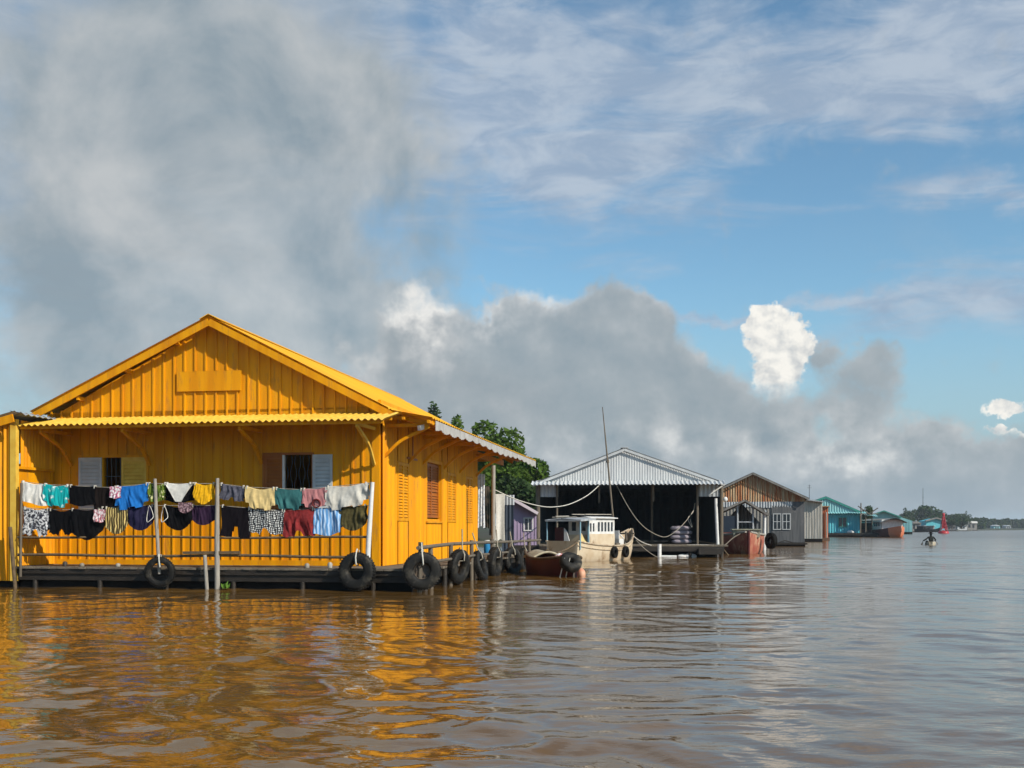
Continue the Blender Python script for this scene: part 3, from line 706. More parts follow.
garment('underpants','white triangular underpants pinned over a black cloth','underwear',0,165,191,500.5,'tri',white,dv=-.02,amp=.008,fold=3)
garment('towel','golden yellow towel on the upper line','towel',0,193,214,502,'bowl',K('golden_cloth',(.78,.42,.012),c2=(.55,.28,.01)),amp=.022)
garment('shorts','charcoal shiny shorts just right of the tall grey pole','shorts',0,219,244,500,'shorts',K('charcoal_cloth',(.05,.048,.065),c2=(.12,.12,.15)),amp=.018)
garment('t_shirt','cream yellow tee with a dark neckline','shirt',0,245,275,508,'tee',K('cream_cloth',(.74,.55,.24)),skew=.06,amp=.016,dv=-.03)
garment('t_shirt','grey-green tee between the cream tee and the pink tee','shirt',0,274,302,509,'tee',K('grey_green_cloth',(.045,.15,.15)),amp=.014)
pk=garment('t_shirt','dusty pink tee with a dark red neck opening','shirt',0,302,329,506,'tee',K('dusty_pink_cloth',(.47,.20,.20)),amp=.016,dv=-.01)
mb=MB(); mb.torus((.02,-.055,-.27),(0,1,.15),.085,.014,20,8); mb.build('collar',K('dark_red_cloth',(.16,.03,.03)),pk)
garment('shirt','large pale grey-white shirt slanting up to the white pole','shirt',0,325,368,507,'tee',K('grey_white_cloth',(.62,.59,.52)),skew=-.10,amp=.022,fold=6,dv=-.02)
garment('shorts','black and white leopard patterned shorts at the left end','shorts',1,22,48,535,'shorts',K('leopard_cloth',(.62,.61,.60),c2=(.04,.04,.05),kind='noise',scale=24,thr=.49),amp=.012)
garment('shorts','plain black shorts beside the leopard patterned shorts','shorts',1,48,73,534,'shorts',black,amp=.012)
garment('shorts','wide black pleated shorts left of the striped brown shorts','shorts',1,70,104,538,'bowl',K('soot_cloth',(.006,.006,.007)),amp=.024,dv=-.02)
garment('handkerchief','small pink and white cloth over black pleated shorts','cloth',1,95,105,522,'rect',K('pale_pink_print',(.72,.60,.60),c2=(.45,.18,.20),kind='cell',scale=22,thr=.5),dv=-.07,amp=.012,ytop=510)
garment('shorts','brown and gold striped shorts on the lower line','shorts',1,104,128,533,'bowl',K('brown_gold_stripe',(.07,.045,.02),c2=(.55,.42,.16),kind='stripe',scale=7,thr=.62),amp=.02)
garment('shorts','dark navy shorts on the lower line left of the pale pole','shorts',1,127,153,530,'bowl',navy,amp=.024)
garment('shorts','black shorts right of the pale pole under the white underpants','shorts',1,162,192,528,'bowl',K('matte_black_cloth',(.006,.006,.007)),amp=.022)
garment('handkerchief','small grey-pink spotted cloth between the two lines','cloth',0,179,192,513,'bowl',K('grey_pink_spot',(.34,.22,.24),c2=(.12,.07,.08),kind='cell',scale=30,thr=.45),dv=-.06,amp=.006,ytop=503,peg=False)
garment('shorts','dark plum shorts on the lower line left of the tall grey pole','shorts',1,190,216,524,'bowl',K('plum_cloth',(.035,.018,.04)),amp=.022,dv=.01)
garment('trousers','black two-legged garment right of the tall grey pole','trousers',1,220,250,537,'legs',K('dull_black_cloth',(.009,.007,.009)),amp=.014)
garment('shorts','black and white geometric patterned shorts on the lower line','shorts',1,247,284,533,'shorts',K('geometric_cloth',(.03,.03,.035),c2=(.62,.62,.58),kind='check',scale=9),amp=.012)
garment('shirt','dark red shirt hanging next to the geometric shorts','shirt',1,282,314,536,'shorts',K('red_cloth',(.26,.035,.035),c2=(.16,.02,.02)),amp=.024,back=.7)
garment('shorts','light blue cloth with white creases on the lower line','shorts',1,312,341,534,'rect',K('light_blue_cloth',(.12,.30,.58),c2=(.45,.60,.78),kind='stripe',scale=5,thr=.6),amp=.022)
garment('shorts','olive brown shorts at the right end of the lower line','shorts',1,338,366,530,'bowl',K('olive_cloth',(.10,.085,.035),c2=(.055,.045,.02)),amp=.026)
for px,lab in ((149.5,'white looped strap hanging just left of the pale pole'),(164,'cream looped strap hanging just right of the pale pole')):
    c=HL(u_at(px,VP-.06),VP-.06,z_at(514,u_at(px,VP),VP)); mb=MB()
    mb.tube([(.055*math.sin(t)*(1-.5*math.cos(t)),-.03*math.cos(2*t),.14*math.cos(t)+.02*math.sin(3*t)) for t in np.linspace(.2,6.1,26)],.006,6)
    tag(mb.build('fabric_strap',white,loc=c,rotz=HR),lab,'strap','laundry drying on the porch lines')

# ---- tyres hung as fenders
def tyre(label,px,py,u,v,Rr,yaw=0.,w=.075,rope=.4,ropem='rope',lean=0.,hub=False,name='hanging_tyre'):
    z=z_at(py,u,v); t=thing(name,label,'tyre',HL(u,v,z),HR+yaw,'old tyres hung as fenders along the deck'); t.rotation_euler=(lean,0,HR+yaw)
    mb=MB(); mb.torus((0,0,0),(0,1,0),Rr,w*1.05,40,14,.95)
    for i in range(40):
        a=2*PI*i/40
        for s in (-1,1): mb.beam((Rr*.995*math.cos(a),s*.012,Rr*.995*math.sin(a)),(Rr*.985*math.cos(a+.05),s*w*.72,Rr*.985*math.sin(a+.05)),.02,.018,(math.cos(a),0,math.sin(a)))
    mb.build('tread',M['tyre'],t)
    if hub:
        mb=MB(); mb.torus((0,0,0),(0,1,0),Rr-w*1.75,.018,30,8)
        mb.add([(0,.03,0)]+[((Rr-w*1.8)*math.cos(2*PI*i/20),.03,(Rr-w*1.8)*math.sin(2*PI*i/20)) for i in range(20)],[(0,1+(i+1)%20,1+i) for i in range(20)])
        for i in range(6): a=PI*i/3; mb.tube([(.09*math.cos(a),-.0,.09*math.sin(a)),(.09*math.cos(a),.035,.09*math.sin(a))],.018,8)
        mb.build('rusty_rim',mat('rim',(.07,.06,.05),(.12,.08,.05),rough=.6,scale=12),t)
    mb=MB(); rr=Rr-w
    mb.tube([(0.02,-w*1.15,rr-.12),(0.01,-w*1.2,rr),(0,-w*.5,Rr+.02),(-.01,0,Rr+rope)],.014,6)
    mb.tube([(0.02,-w*1.15,rr-.12),(.015,0,rr-.14),(0.0,w*1.1,rr-.03),(.02,.02,Rr+.04)],.012,6)
    mb.build('rope',M[ropem],t)
    return t
tyre('thin tyre with white ropes, below the floral cloth',160,572,u_at(160,-1.38),-1.38,.27,w=.05,rope=.05,ropem='pale_rope',lean=.10,yaw=.12)
tyre('thick tyre at the front, under the white leaning pole',357,571.5,u_at(357,-1.42),-1.42,.33,w=.09,rope=.06,ropem='pale_rope',hub=False,lean=-.08,yaw=-.1)
tyre('largest tyre, seen face-on at the corner of the dock',422,571,u_at(422,-1.50),-1.50,.325,w=.09,rope=.16,ropem='pale_rope',hub=True,yaw=.25)
def stv(px,u=1.28): return v_at(px,u)
tyre('second tyre along the side dock, seen almost edge-on',459,566.5,1.27,stv(459),.33,yaw=R(90-18),w=.085,lean=.12)
tyre('leaning tyre, third along the side dock',481,566,1.27,stv(481),.33,yaw=R(90-4),w=.07,lean=-.25)
tyre('fourth tyre along the side dock, wide tread towards the river',495,563,1.27,stv(495),.36,yaw=R(90-8),w=.10,lean=.06)
tyre('fifth tyre along the side dock, showing an oval opening',513,561,1.27,stv(513),.34,yaw=R(90-24),w=.07,lean=-.10)
tyre('farthest small tyre at the dock end beside the red boat',524,560,1.27,stv(524),.32,yaw=R(90-10),w=.07)
# things at the rear porch
def hang(name,label,cat,px0,px1,py0,py1,v,m,u=None,fold=3,amp=.03,ht=0):
    a=P(px0,py0,v); b=P(px1,py0,v); w=b.x-a.x; h=PZ(py0,v)-PZ(py1,v); ph=random.random()*6
    mb=MB()
    for sgn in (0,1): mb.grid(lambda s,t:(w*(s-.5)*(1-.1*math.sin(PI*t)) , .02*sgn+amp*math.sin(fold*2*PI*s+ph+t)*t**.5, -h*t*(1+.02*math.sin(9*s))),16,10)
    return tag(mb.build(name,m,loc=((a.x+b.x)/2,v,a.z)),label,cat)
hang('curtain','white printed curtain hanging at the rear corner of the yellow wall','curtain',476.5,485,474,527,29.9,K('curtain_print',(.66,.66,.66),c2=(.42,.45,.50),kind='noise',scale=14,thr=.55))
hang('coat','dark clothes hanging behind the white curtain','clothes',484,490,486,528,30.2,K('dark_clothes',(.03,.035,.03),c2=(.10,.08,.06),kind='noise',scale=4))
hang('sheet','plain white sheet hanging from the rear porch beam','sheet',495.5,505,494,540,31.5,white,fold=1,amp=.02)
bk=thing('water_barrel','bright blue barrel standing on the rear porch','barrel',(PX(487,30.6),30.6,DZ),0); bk.scale=(.42,.42,.62)
MB().tube([(0,0,0),(0,0,.05),(0,0,.3),(0,0,.52),(0,0,.56)],[.19,.2,.215,.2,.19],18).build('body',M['blue'],bk)
MB().tube([(0,0,.56),(0,0,.60)],[.2,.17],18).build('lid',M['white_paint'],bk)
# small clutter on the porch deck
for px,lab,c,hh in ((65,'small dark pot near the left end of the deck',(.05,.04,.03),.09),(82,'pale tin on the deck edge, left part',(.25,.22,.17),.06),(118,'white cup on the deck edge beneath the striped shorts',(.35,.33,.28),.06),(307,'pale mug on the deck edge beneath the red shirt',(.3,.27,.22),.08),(330,'white bottle on the deck edge beneath the light blue cloth',(.4,.38,.33),.10)):
    b=MB(); b.tube([(0,0,0),(0,0,hh*.7),(0,0,hh)],[.04,.045,.022],10); tag(b.build('container',mat('container_paint',c),loc=HL(u_at(px,-1.05),-1.05,DZ)),lab,'container')
# water plant by the tall pole
wp=MB(); 
for i in range(16):
    a=random.uniform(0,6.28); l=random.uniform(.08,.18); w=.02
    p0=Vector((random.uniform(-.06,.06),random.uniform(-.04,.04),0)); d=Vector((math.cos(a)*.5,math.sin(a)*.5,1)).normalized()
    n=d.cross(Vector((math.sin(a),-math.cos(a),0.2))).normalized()*w
    wp.add([p0,p0+d*l*.5+n,p0+d*l,p0+d*l*.5-n],[(0,1,2,3)])
tag(wp.build('water_plant',M['leaf_bright'],loc=HL(u_at(225,-1.38),-1.38,.02)),'small bright green water plant beside the tall grey pole','plant')
# ================================================================ generic gabled hut on the water
def gable_poly(w,ze,zp,xp=None): 
    xp=w/2 if xp is None else xp
    return [(0,0),(w,0),(w,ze),(xp,zp),(0,ze)]
def window(parent,x,z,w,h,y,m,cols=2,rows=1,t=.05,axis='x'):
    mb=MB()
    mb.box(x-t,x,y-.04,y+.02,z-t,z+h+t); mb.box(x+w,x+w+t,y-.04,y+.02,z-t,z+h+t); mb.box(x,x+w,y-.04,y+.02,z+h,z+h+t); mb.box(x,x+w,y-.04,y+.02,z-t,z)
    for i in range(1,cols): mb.box(x+w*i/cols-t*.4,x+w*i/cols+t*.4,y-.035,y+.0,z,z+h)
    for i in range(1,rows): mb.box(x,x+w,y-.03,y-.003,z+h*i/rows-t*.35,z+h*i/rows+t*.35)
    o=mb.build('window',m,parent); MB().box(x,x+w,y-.012,y-.008,z,z+h).build('pane',M['glass'],o); return o

# ================================================================ boat shed
SY=43.0; sx0=PX(536,SY); sx1=PX(719,SY); SWd=sx1-sx0
shed=thing('boat_shed','wide open-fronted boat shed of grey corrugated sheet','shed',(sx0,SY,0),-R(5.5))
eave=PZ(483,SY); pk=PZ(449,SY); xp=PX(624,SY)-sx0; dk=.47; D=11.
mb=MB()
h1=PZ(497,SY)
mb.corr((.05,0,h1),(PX(557,SY)-sx0,0,0),(0,0,eave-h1+.1),(0,-1,0),.16,.015)
a=PX(694.5,SY)-sx0
mb.corr((a,0,h1),(SWd-a-.05,0,0),(0,0,eave-h1+.1),(0,-1,0),.16,.015); mb.build('front_panel',M['galv'],shed)
mb=MB(); gx0=-.05; gx1=SWd+.05
def vt(t):
    x=gx0+(gx1-gx0)*t; z=(pk-.08-(xp-x)*(pk-.12-eave)/(xp-gx0)) if x<xp else (pk-.08-(x-xp)*(pk-.12-eave)/(gx1-xp)); return (0,max(.02,(z-eave)/(pk-eave)))
mb.corr((gx0,-.02,eave),(gx1-gx0,0,0),(0,0,pk-eave),(0,-1,0),.10,.007,vtop=vt); mb.build('gable_wall',M['galv_white'],shed)
mb=MB()
for ex,s in ((gx0-.06,1),(gx1+.06,-1)):
    e=Vector((ex,0,eave-.03)); p=Vector((xp,0,pk)); d=p-e; n=Vector((-d.z,0,d.x)) if s>0 else Vector((d.z,0,-d.x))
    mb.corr((ex,-.12,eave-.03),(0,D+.3,0),d,n,.2,.02)
mb.beam((xp,-.14,pk+.03),(xp,D,pk+.03),.3,.02)
rr=mb.build('roof',M['galv_white'],shed)
mb=MB(); mb.beam((gx0-.06,-.14,eave-.1),(xp,-.14,pk-.06),.02,.09); mb.beam((xp,-.14,pk-.06),(gx1+.06,-.14,eave-.1),.02,.09); mb.build('roof_trim',M['galv_white'],rr)
mb=MB(); mb.corr((-.14,-.75,eave-.10),(SWd+.22,0,0),(0,.72,.16),(0,-.2,1),.16,.022); mb.build('front_awning',M['galv_white'],shed)
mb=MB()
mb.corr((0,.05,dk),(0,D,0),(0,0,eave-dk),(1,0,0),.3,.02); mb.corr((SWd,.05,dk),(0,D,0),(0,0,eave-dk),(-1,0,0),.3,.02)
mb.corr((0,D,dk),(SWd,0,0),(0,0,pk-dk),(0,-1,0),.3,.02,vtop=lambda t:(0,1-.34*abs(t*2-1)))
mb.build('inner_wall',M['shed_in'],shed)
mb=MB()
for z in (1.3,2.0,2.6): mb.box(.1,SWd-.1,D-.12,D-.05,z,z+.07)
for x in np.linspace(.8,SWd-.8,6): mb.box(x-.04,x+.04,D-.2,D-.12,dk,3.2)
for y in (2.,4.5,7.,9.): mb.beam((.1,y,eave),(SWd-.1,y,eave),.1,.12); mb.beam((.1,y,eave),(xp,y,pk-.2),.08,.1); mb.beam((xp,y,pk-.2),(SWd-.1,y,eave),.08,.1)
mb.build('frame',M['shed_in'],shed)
mb=MB()
for px,r,z0 in ((538,.09,-.4),(557,.045,dk),(695.5,.05,dk),(719,.07,-.4)): mb.tube([(PX(px,SY)-sx0,-.02,z0),(PX(px,SY)-sx0,-.02,eave)],r,8)
for px,z0 in ((599,PZ(503,SY)),(652.5,PZ(502,SY))): mb.box(PX(px,SY)-sx0-.035,PX(px,SY)-sx0+.035,-.05,.02,z0,eave-.05)
mb.tube([(PX(652.5,SY)-sx0,1.8,dk),(PX(652.5,SY)-sx0,1.8,eave)],.05,8)
mb.build('post',M['wood'],shed)
MB().tube([(PX(715,SY)-sx0,-.15,dk),(PX(713,SY)-sx0,-.15,PZ(499,SY))],.065,8).build('white_post',M['white_paint'],shed)
MB().beam((PX(706,SY)-sx0,-.12,PZ(496,SY)),(PX(722,SY)-sx0,-.12,PZ(485,SY)),.03,.05).build('brace',M['white_paint'],shed)
lm=MB(); lm.grid(lambda s,t:(.09*math.sin(PI*t)*math.cos(2*PI*s),.09*math.sin(PI*t)*math.sin(2*PI*s),.10*math.cos(PI*t)),12,8); lo_=lm.build('lamp_globe',M['foam'],shed); lo_.location=(PX(722,SY)-sx0,-.3,PZ(500,SY))
mb=MB(); y=-1.0; x=0
while x<SWd: mb.box(x,x+.16,-1.1,D,dk-.06,dk-random.uniform(0,.01)); x+=.17
mb.build('deck',M['woodx'],shed)
mb=MB(); mb.box(0,SWd,-1.12,-1.05,.22,dk-.06); 
for x in np.linspace(.1,SWd-.1,7): mb.tube([(x,-1.0,-.5),(x,-1.0,dk-.06)],.07,8)
mb.box(PX(694,SY)-sx0,SWd-.1,-1.6,-1.1,.12,.33)
mb.build('deck_beam',M['wet_wood'],shed)
MB().box(.2,SWd-.2,-.6,D,-.4,.2).build('float_hull',M['black'],shed)
# sacks stacked in the shed
for i,lab in enumerate(('bottom sack of the pile inside the boat shed','second sack from the bottom inside the boat shed','third sack from the bottom inside the boat shed','topmost sack of the pile inside the boat shed')):
    z0=dk+.01+i*.175; mb=MB()
    mb.grid(lambda s,t:(.40*math.copysign(abs(math.cos(2*PI*s))**.55,math.cos(2*PI*s))*math.sin(PI*t)**.35,.28*math.copysign(abs(math.sin(2*PI*s))**.6,math.sin(2*PI*s))*math.sin(PI*t)**.35,.09-.09*math.cos(PI*t)*1.0),24,8)
    tag(mb.build('sack',M['sack'],loc=(PX(681.5,43.3)+(-1)**i*.03,43.4,z0),rotz=.05*(-1)**i),lab,'sack','sacks piled in the boat shed')
# white pipe and foam pieces at the deck
pf=MB(); a=P(659.5,566-8,41.0); pf.tube([(0,0,-.1),(0,0,.50)],.075,12); pf.tube([(.08,0,.03),(.62,-.12,.03)],.055,12)
tag(pf.build('white_pipe',M['foam'],loc=(a.x,41.0,.0)),'white upright pipe with a horizontal arm floating before the shed','pipe')
for px,lab,s in ((683,'small white foam chunk before the shed, nearer the pipe',.16),(690,'small white foam chunk before the shed, farther from the pipe',.19)):
    mb=MB(); mb.grid(lambda u_,t:(s*1.2*math.sin(PI*t)*math.cos(2*PI*u_)*(1+.2*math.sin(u_*15)),s*.6*math.sin(PI*t)*math.sin(2*PI*u_),s*.5*math.cos(PI*t)*(1+.2*math.cos(u_*12))),12,7)
    tag(mb.build('foam_chunk',M['foam'],loc=(PX(px,41.5),41.5,.03)),lab,'foam')

# ================================================================ boats
def hull(L,B,D0,zg,bow,stern,p=2.2,fl=.15,deckz=None,n=26,transom=.55,keel=-.25):
    """open hull; local +y = bow. zg gunwale height amidships; bow/stern extra rise"""
    def sheer(t): return zg+ (bow*max(0,t)**2.4 if t>0 else stern*abs(t)**2.2)
    def hw(t):
        return B/2*(1-max(0,t)**p)**.9 if t>0 else B/2*(1-(1-transom)*abs(t)**2.)
    prof=[(1.,1.),(.99,.72),(.93,.42),(.72,.10),(.35,-.0),(0,-.04)]
    mb=MB(); vs=[];fs=[]
    k=len(prof)
    for i in range(n+1):
        t=-1+2*i/n; g=sheer(t); w=max(.03,hw(t)); kz=keel+ (max(0,t)**4)*(g-keel)*.35
        y=L/2*t + (max(0,t)**6)*0
        row=[(w*a,y+ (b-.5)*.25*max(0,t)**3*L*.12,kz+(g-kz)*max(0,b)) for a,b in prof]
        row=[(x,yy,z) for x,yy,z in row]+[(-x,yy,z) for x,yy,z in row[-2::-1]]
        vs+=row
    m=2*k-1
    for i in range(n):
        for j in range(m-1): fs.append((i*m+j,(i+1)*m+j,(i+1)*m+j+1,i*m+j+1))
    mb.add(vs,fs,True)
    mb.add(vs[:m],[tuple(range(m))])
    # gunwale rail and inner floor
    inner=[]; fz=deckz if deckz is not None else .05
    for i in range(n+1):
        t=-1+2*i/n; g=sheer(t); w=max(.02,hw(t)-.05); y=vs[i*m][1]
        inner.append([(hw(t) if hw(t)>.03 else .03,y,g),(w,y,g),(w*.9,y,min(g-.02,fz)),(-w*.9,y,min(g-.02,fz)),(-w,y,g),(-(hw(t) if hw(t)>.03 else .03),y,g)])
    v2=[q for r_ in inner for q in r_]; f2=[]
    for i in range(n):
        for j in range(5): f2.append((i*6+j,i*6+j+1,(i+1)*6+j+1,(i+1)*6+j))
    mb.add(v2,f2,False)
    mb.add([inner[0][0],inner[0][1],inner[0][2],inner[0][3],inner[0][4],inner[0][5]],[(0,1,2,3,4,5)])
    return mb,sheer,hw
def boat_empty(name,label,cat,stern,bow,group=None):
    s=Vector(stern);b=Vector(bow); c=(s+b)/2; d=b-s; t=thing(name,label,cat,(c.x,c.y,0),-math.atan2(d.x,d.y),group); return t,d.length

# cream fishing boat
fbt,L=boat_empty('fishing_boat','weathered cream fishing boat with white wheelhouse and flat canopy','boat',(PX(562,35.8),35.8,0),(PX(631,40.2),40.2,0))
B=1.45; mb,sh,hw=hull(L,B,.6,.50,.60,.18,deckz=.32,transom=.80,n=30); mb.build('hull',M['hull_cream'],fbt)
mb=MB()
for s in (-1,1):
    mb.tube([(s*(hw(t)+.01),L/2*t+(.2*.5*max(0,t)**3*L*.12),sh(t)) for t in np.linspace(-1,.97,24)],.03,6)
    mb.tube([(s*(hw(t)+.01)*.995,L/2*t,sh(t)-.15) for t in np.linspace(-1,.8,24)],.018,6)
mb.build('gunwale',mat('gunwale_paint',(.5,.42,.30),(.3,.2,.12),scale=9),fbt)
cy0=-1.45; cy1=cy0+1.92; cw=.38; c0=-L/2+.05; c1=cy0-.05
cb=MB(); wins=[(cy0+.66+i*.245,cy0+.66+i*.245+.16,.98,1.30) for i in range(5)]+[(cy0+.09,cy0+.21,.98,1.26),(cy0+.30,cy0+.42,.98,1.26)]
for s in (-1,1): wall_holes(cb,cy0,cy1,.30,1.42,wins,lambda a,b,c,d: cb.box(s*cw,s*(cw-.04),a,b,c,d))
wy=[(-.27,-.10,1.0,1.30),(.10,.27,1.0,1.30)]
for y in (cy0,cy1-.04): wall_holes(cb,-cw+.04,cw-.04,.30,1.42,wy,lambda a,b,c,d: cb.box(a,b,y,y+.04,c,d))
cb.build('wheelhouse',M['white_paint'],fbt)
lw=MB(); lw.box(cw+.003,cw+.02,cy0+.02,cy1-.02,.30,.90); lw.box(-cw,cw,cy0-.02,cy0-.003,.30,.88); lw.build('wheelhouse_skirt',M['hull_cream'],fbt)
for w in wins: MB().box(cw-.028,cw-.022,w[0],w[1],w[2],w[3]).build('window',M['glass'],fbt)
for w in wy: MB().box(w[0],w[1],cy0+.022,cy0+.028,w[2],w[3]).build('window',M['glass'],fbt)
MB().box(cw-.02,cw+.03,cy0-.06,cy0-.005,.3,1.42).build('corner_post',M['trim_blue'],fbt)
rf=MB(); rf.grid(lambda s,t:((s-.5)*2*(cw+.07),cy0-.05+(cy1-cy0+.15)*t,1.45+.05*math.sin(PI*s)),10,4); rf.grid(lambda s,t:((.5-s)*2*(cw+.07),cy0-.05+(cy1-cy0+.15)*t,1.42+.04*math.sin(PI*s)),10,4); rf.tube([(cw+.07,cy0-.05,1.435),(cw+.07,cy1+.1,1.435)],.02,6); rf.tube([(-cw-.07,cy0-.05,1.435),(cw+.07,cy0-.05,1.435)],.02,6); rf.build('wheelhouse_roof',M['white_paint'],fbt)
cn=MB()
cn.grid(lambda s,t:((s-.5)*2*.66,c0+(c1-c0)*t,1.36+.05*t+.04*math.sin(PI*s)),8,6,False); cn.grid(lambda s,t:((.5-s)*2*.66,c0+(c1-c0)*t,1.33+.05*t+.04*math.sin(PI*s)),8,6,False)
for s in (-1,1): cn.beam((s*.66,c0,1.345),(s*.66,c1,1.395),.03,.06)
cn.beam((-.66,c0,1.345),(.66,c0,1.345),.03,.06); cn.build('canopy',M['galv'],fbt)
mb=MB()
for s in (-1,1):
    for y in (c0+.05,): mb.tube([(s*.62,y,.4),(s*.62,y,1.36)],.025,7)
mb.build('canopy_post',M['trim_blue'],fbt)
mb=MB(); mb.tube([(-.45,c0+.1,1.45),(.35,c0+.3,1.46)],.018,6); mb.tube([(-.3,c0+.05,1.48),(-.35,c1,1.50)],.018,6); mb.beam((.25,cy0,1.56),(.25,cy1,1.57),.04,.025); mb.beam((-.25,cy0,1.56),(-.25,cy1,1.57),.04,.025); mb.build('roof_pole',M['pale_wood'],fbt)
MB().box(-.36,-.05,c0+.12,c0+.16,.30,1.12).build('door',M['hull_maroon'],fbt)
mb=MB(); mb.prism([(0,0),(.9,0),(.6,.06),(.3,.20),(.12,.40),(0,.46)],(.56,c0+.1,.50),(0,1,0),(0,0,1),(1,0,0),.04); mb.build('stern_board',mat('buff_paint',(.66,.52,.20),(.5,.38,.2),scale=5,c3=(.25,.15,.08),s3=5,lo3=.6,hi3=.8),fbt)
MB().prism([(0,0),(.26,0),(.10,.50),(0,.62)],(.02,c0+.05,.48),(1,0,0),(0,0,1),(0,1,0),.03).build('white_panel',M['white_paint'],fbt)
mb=MB(); mb.box(-.35,.35,c0+.7,c1-.15,.30,.50); mb.box(.05,.35,c0+.5,c0+.8,.3,.62); mb.box(-.3,.1,c1-.5,c1-.2,.5,.66); mb.build('engine_box',M['wood'],fbt)
mb=MB(); mb.prism([(-.16,0),(.16,0),(.16,.46),(-.12,.46)],(.12,cy1+.55,.55),(1,0,0),(0,0,1),(0,1,0),.04); mb.box(-.04,.28,cy1+.55,cy1+.95,.5,.72); mb.beam((-.04,cy1+.55,.9),(-.04,cy1+.95,.72),.03,.03); mb.beam((.28,cy1+.55,.9),(.28,cy1+.95,.72),.03,.03); mb.build('bow_seat',M['white_paint'],fbt)
mb=MB(); mb.tube([(.1,L/2-.6,.5),(.1,L/2-.6,.98)],.05,8); mb.beam((-.22,L/2-.6,.9),(.42,L/2-.6,.9),.06,.06); mb.box(-.3,.4,cy1+.12,cy1+.4,.3,.58); mb.build('mooring_bitt',M['wood'],fbt)
b_=P(613.5,523,39.6); t_=P(602.5,407,39.6)
mo=MB().tube([(0,0,0)]+[((t_-b_)*f) for f in (.55,1)],[.038,.032,.014],8); mo.tube([(t_-b_)*.52,(t_-b_)*.54],.06,8); tag(mo.build('mast',M['wood'],loc=b_),'tall thin mast leaning left above the cream boat','mast')
Rz=fbt.rotation_euler[2]
def on_boat(x,y,z): return Vector((fbt.location.x+math.cos(Rz)*x-math.sin(Rz)*y, fbt.location.y+math.sin(Rz)*x+math.cos(Rz)*y, z))
for y,lab in ((-.35,'black tyre fender on the cream hull, nearer the stern'),(.55,'black tyre fender on the cream hull, nearer the bow')):
    t=thing('hull_fender',lab,'tyre',on_boat(hw(y/(L/2))+.07,y,.28),Rz,'tyre fenders on the cream boat')
    mb=MB(); mb.torus((0,0,0),(1,0,0),.20,.06,28,10); mb.build('tread',M['black'],t); MB().tube([(0,.0,.17),(-.03,.05,.32)],.012,5).build('rope',M['rope'],t)

# small maroon boat in front
rb,L2=boat_empty('rowing_boat','small dark red open boat with rounded tyre-capped bow beside the dock','boat',(PX(536,27.3),27.3,0),(PX(574,24.85),24.85,0))
B2=.95; mb,sh2,hw2=hull(L2,B2,.5,.36,.10,.16,deckz=.10,transom=.6,n=22,p=3.0); mb.build('hull',M['hull_maroon'],rb)
mb=MB()
for s in (-1,1): mb.tube([(s*(hw2(t)+.0),L2/2*t,sh2(t)+.02) for t in np.linspace(-1,.9,20)],.035,6)
mb.build('gunwale',M['rail_wood'],rb)
mb=MB(); mb.grid(lambda s,t:(-.36+.72*s,-L2/2+.05+.8*t,.40+.17*math.sin(PI*s)*(1-.3*t)),12,5); mb.grid(lambda s,t:(.36-.72*s,-L2/2+.05+.8*t,.37+.17*math.sin(PI*s)*(1-.3*t)),12,5); mb.tube([(-.36+.72*s,-L2/2+.85,.40+.12*math.sin(PI*s)) for s in np.linspace(0,1,12)],.03,6); mb.build('wicker_hood',mat('buff_canvas',(.38,.33,.22),(.26,.22,.15),scale=8),rb)
mb=MB(); mb.box(-.40,.40,.2,.42,.33,.37); mb.box(-.40,.40,-.4,-.2,.33,.37); mb.build('thwart',M['pale_wood'],rb)
tr=thing('bow_tyre','worn dark tyre lashed over the bow of the small red boat','tyre',(PX(570.5,24.75),24.72,.33),rb.rotation_euler[2]+.3)
mb=MB(); mb.torus((0,0,0),(0.2,.8,.75),.26,.10,32,12); mb.build('tread',M['tyre'],tr)
mb=MB()
for x0,x1 in ((-.14,-.18),(.02,.05),(.17,.22)): mb.tube([(x0,-.0,.1),(x1,-.12,-.36)],.014,6)
mb.build('rope',M['pale_rope'],tr)
def blob(name,label,cat,loc,sx,sy,sz,m,lump=.12):
    mb=MB(); q=random.random()*6
    mb.grid(lambda s,t:(sx*math.sin(PI*t)*math.cos(2*PI*s)*(1+lump*math.sin(6*PI*s+q)),sy*math.sin(PI*t)*math.sin(2*PI*s)*(1+lump*math.cos(4*PI*s+q)),sz*math.cos(PI*t)*(1+lump*math.sin(4*PI*s+t*5))),18,10)
    return tag(mb.build(name,m,loc=loc),label,cat)
blob('bundle','red and white bundle lying in the small red boat','bundle',(PX(560,25.9),25.9,.40),.12,.12,.10,K('bundle_cloth',(.62,.60,.58),c2=(.45,.04,.05),kind='noise',scale=6,thr=.52))
blob('bucket_pile','red bundle at the bow end of the small red boat','bundle',(PX(564,25.5),25.5,.40),.10,.12,.09,K('red_bundle',(.42,.05,.05)))
blob('net_float','faded orange float in the water by the bow tyre','float',(PX(581.5,24.9),24.9,.05),.09,.09,.13,mat('faded_orange',(.55,.20,.12),(.6,.35,.22),scale=6))

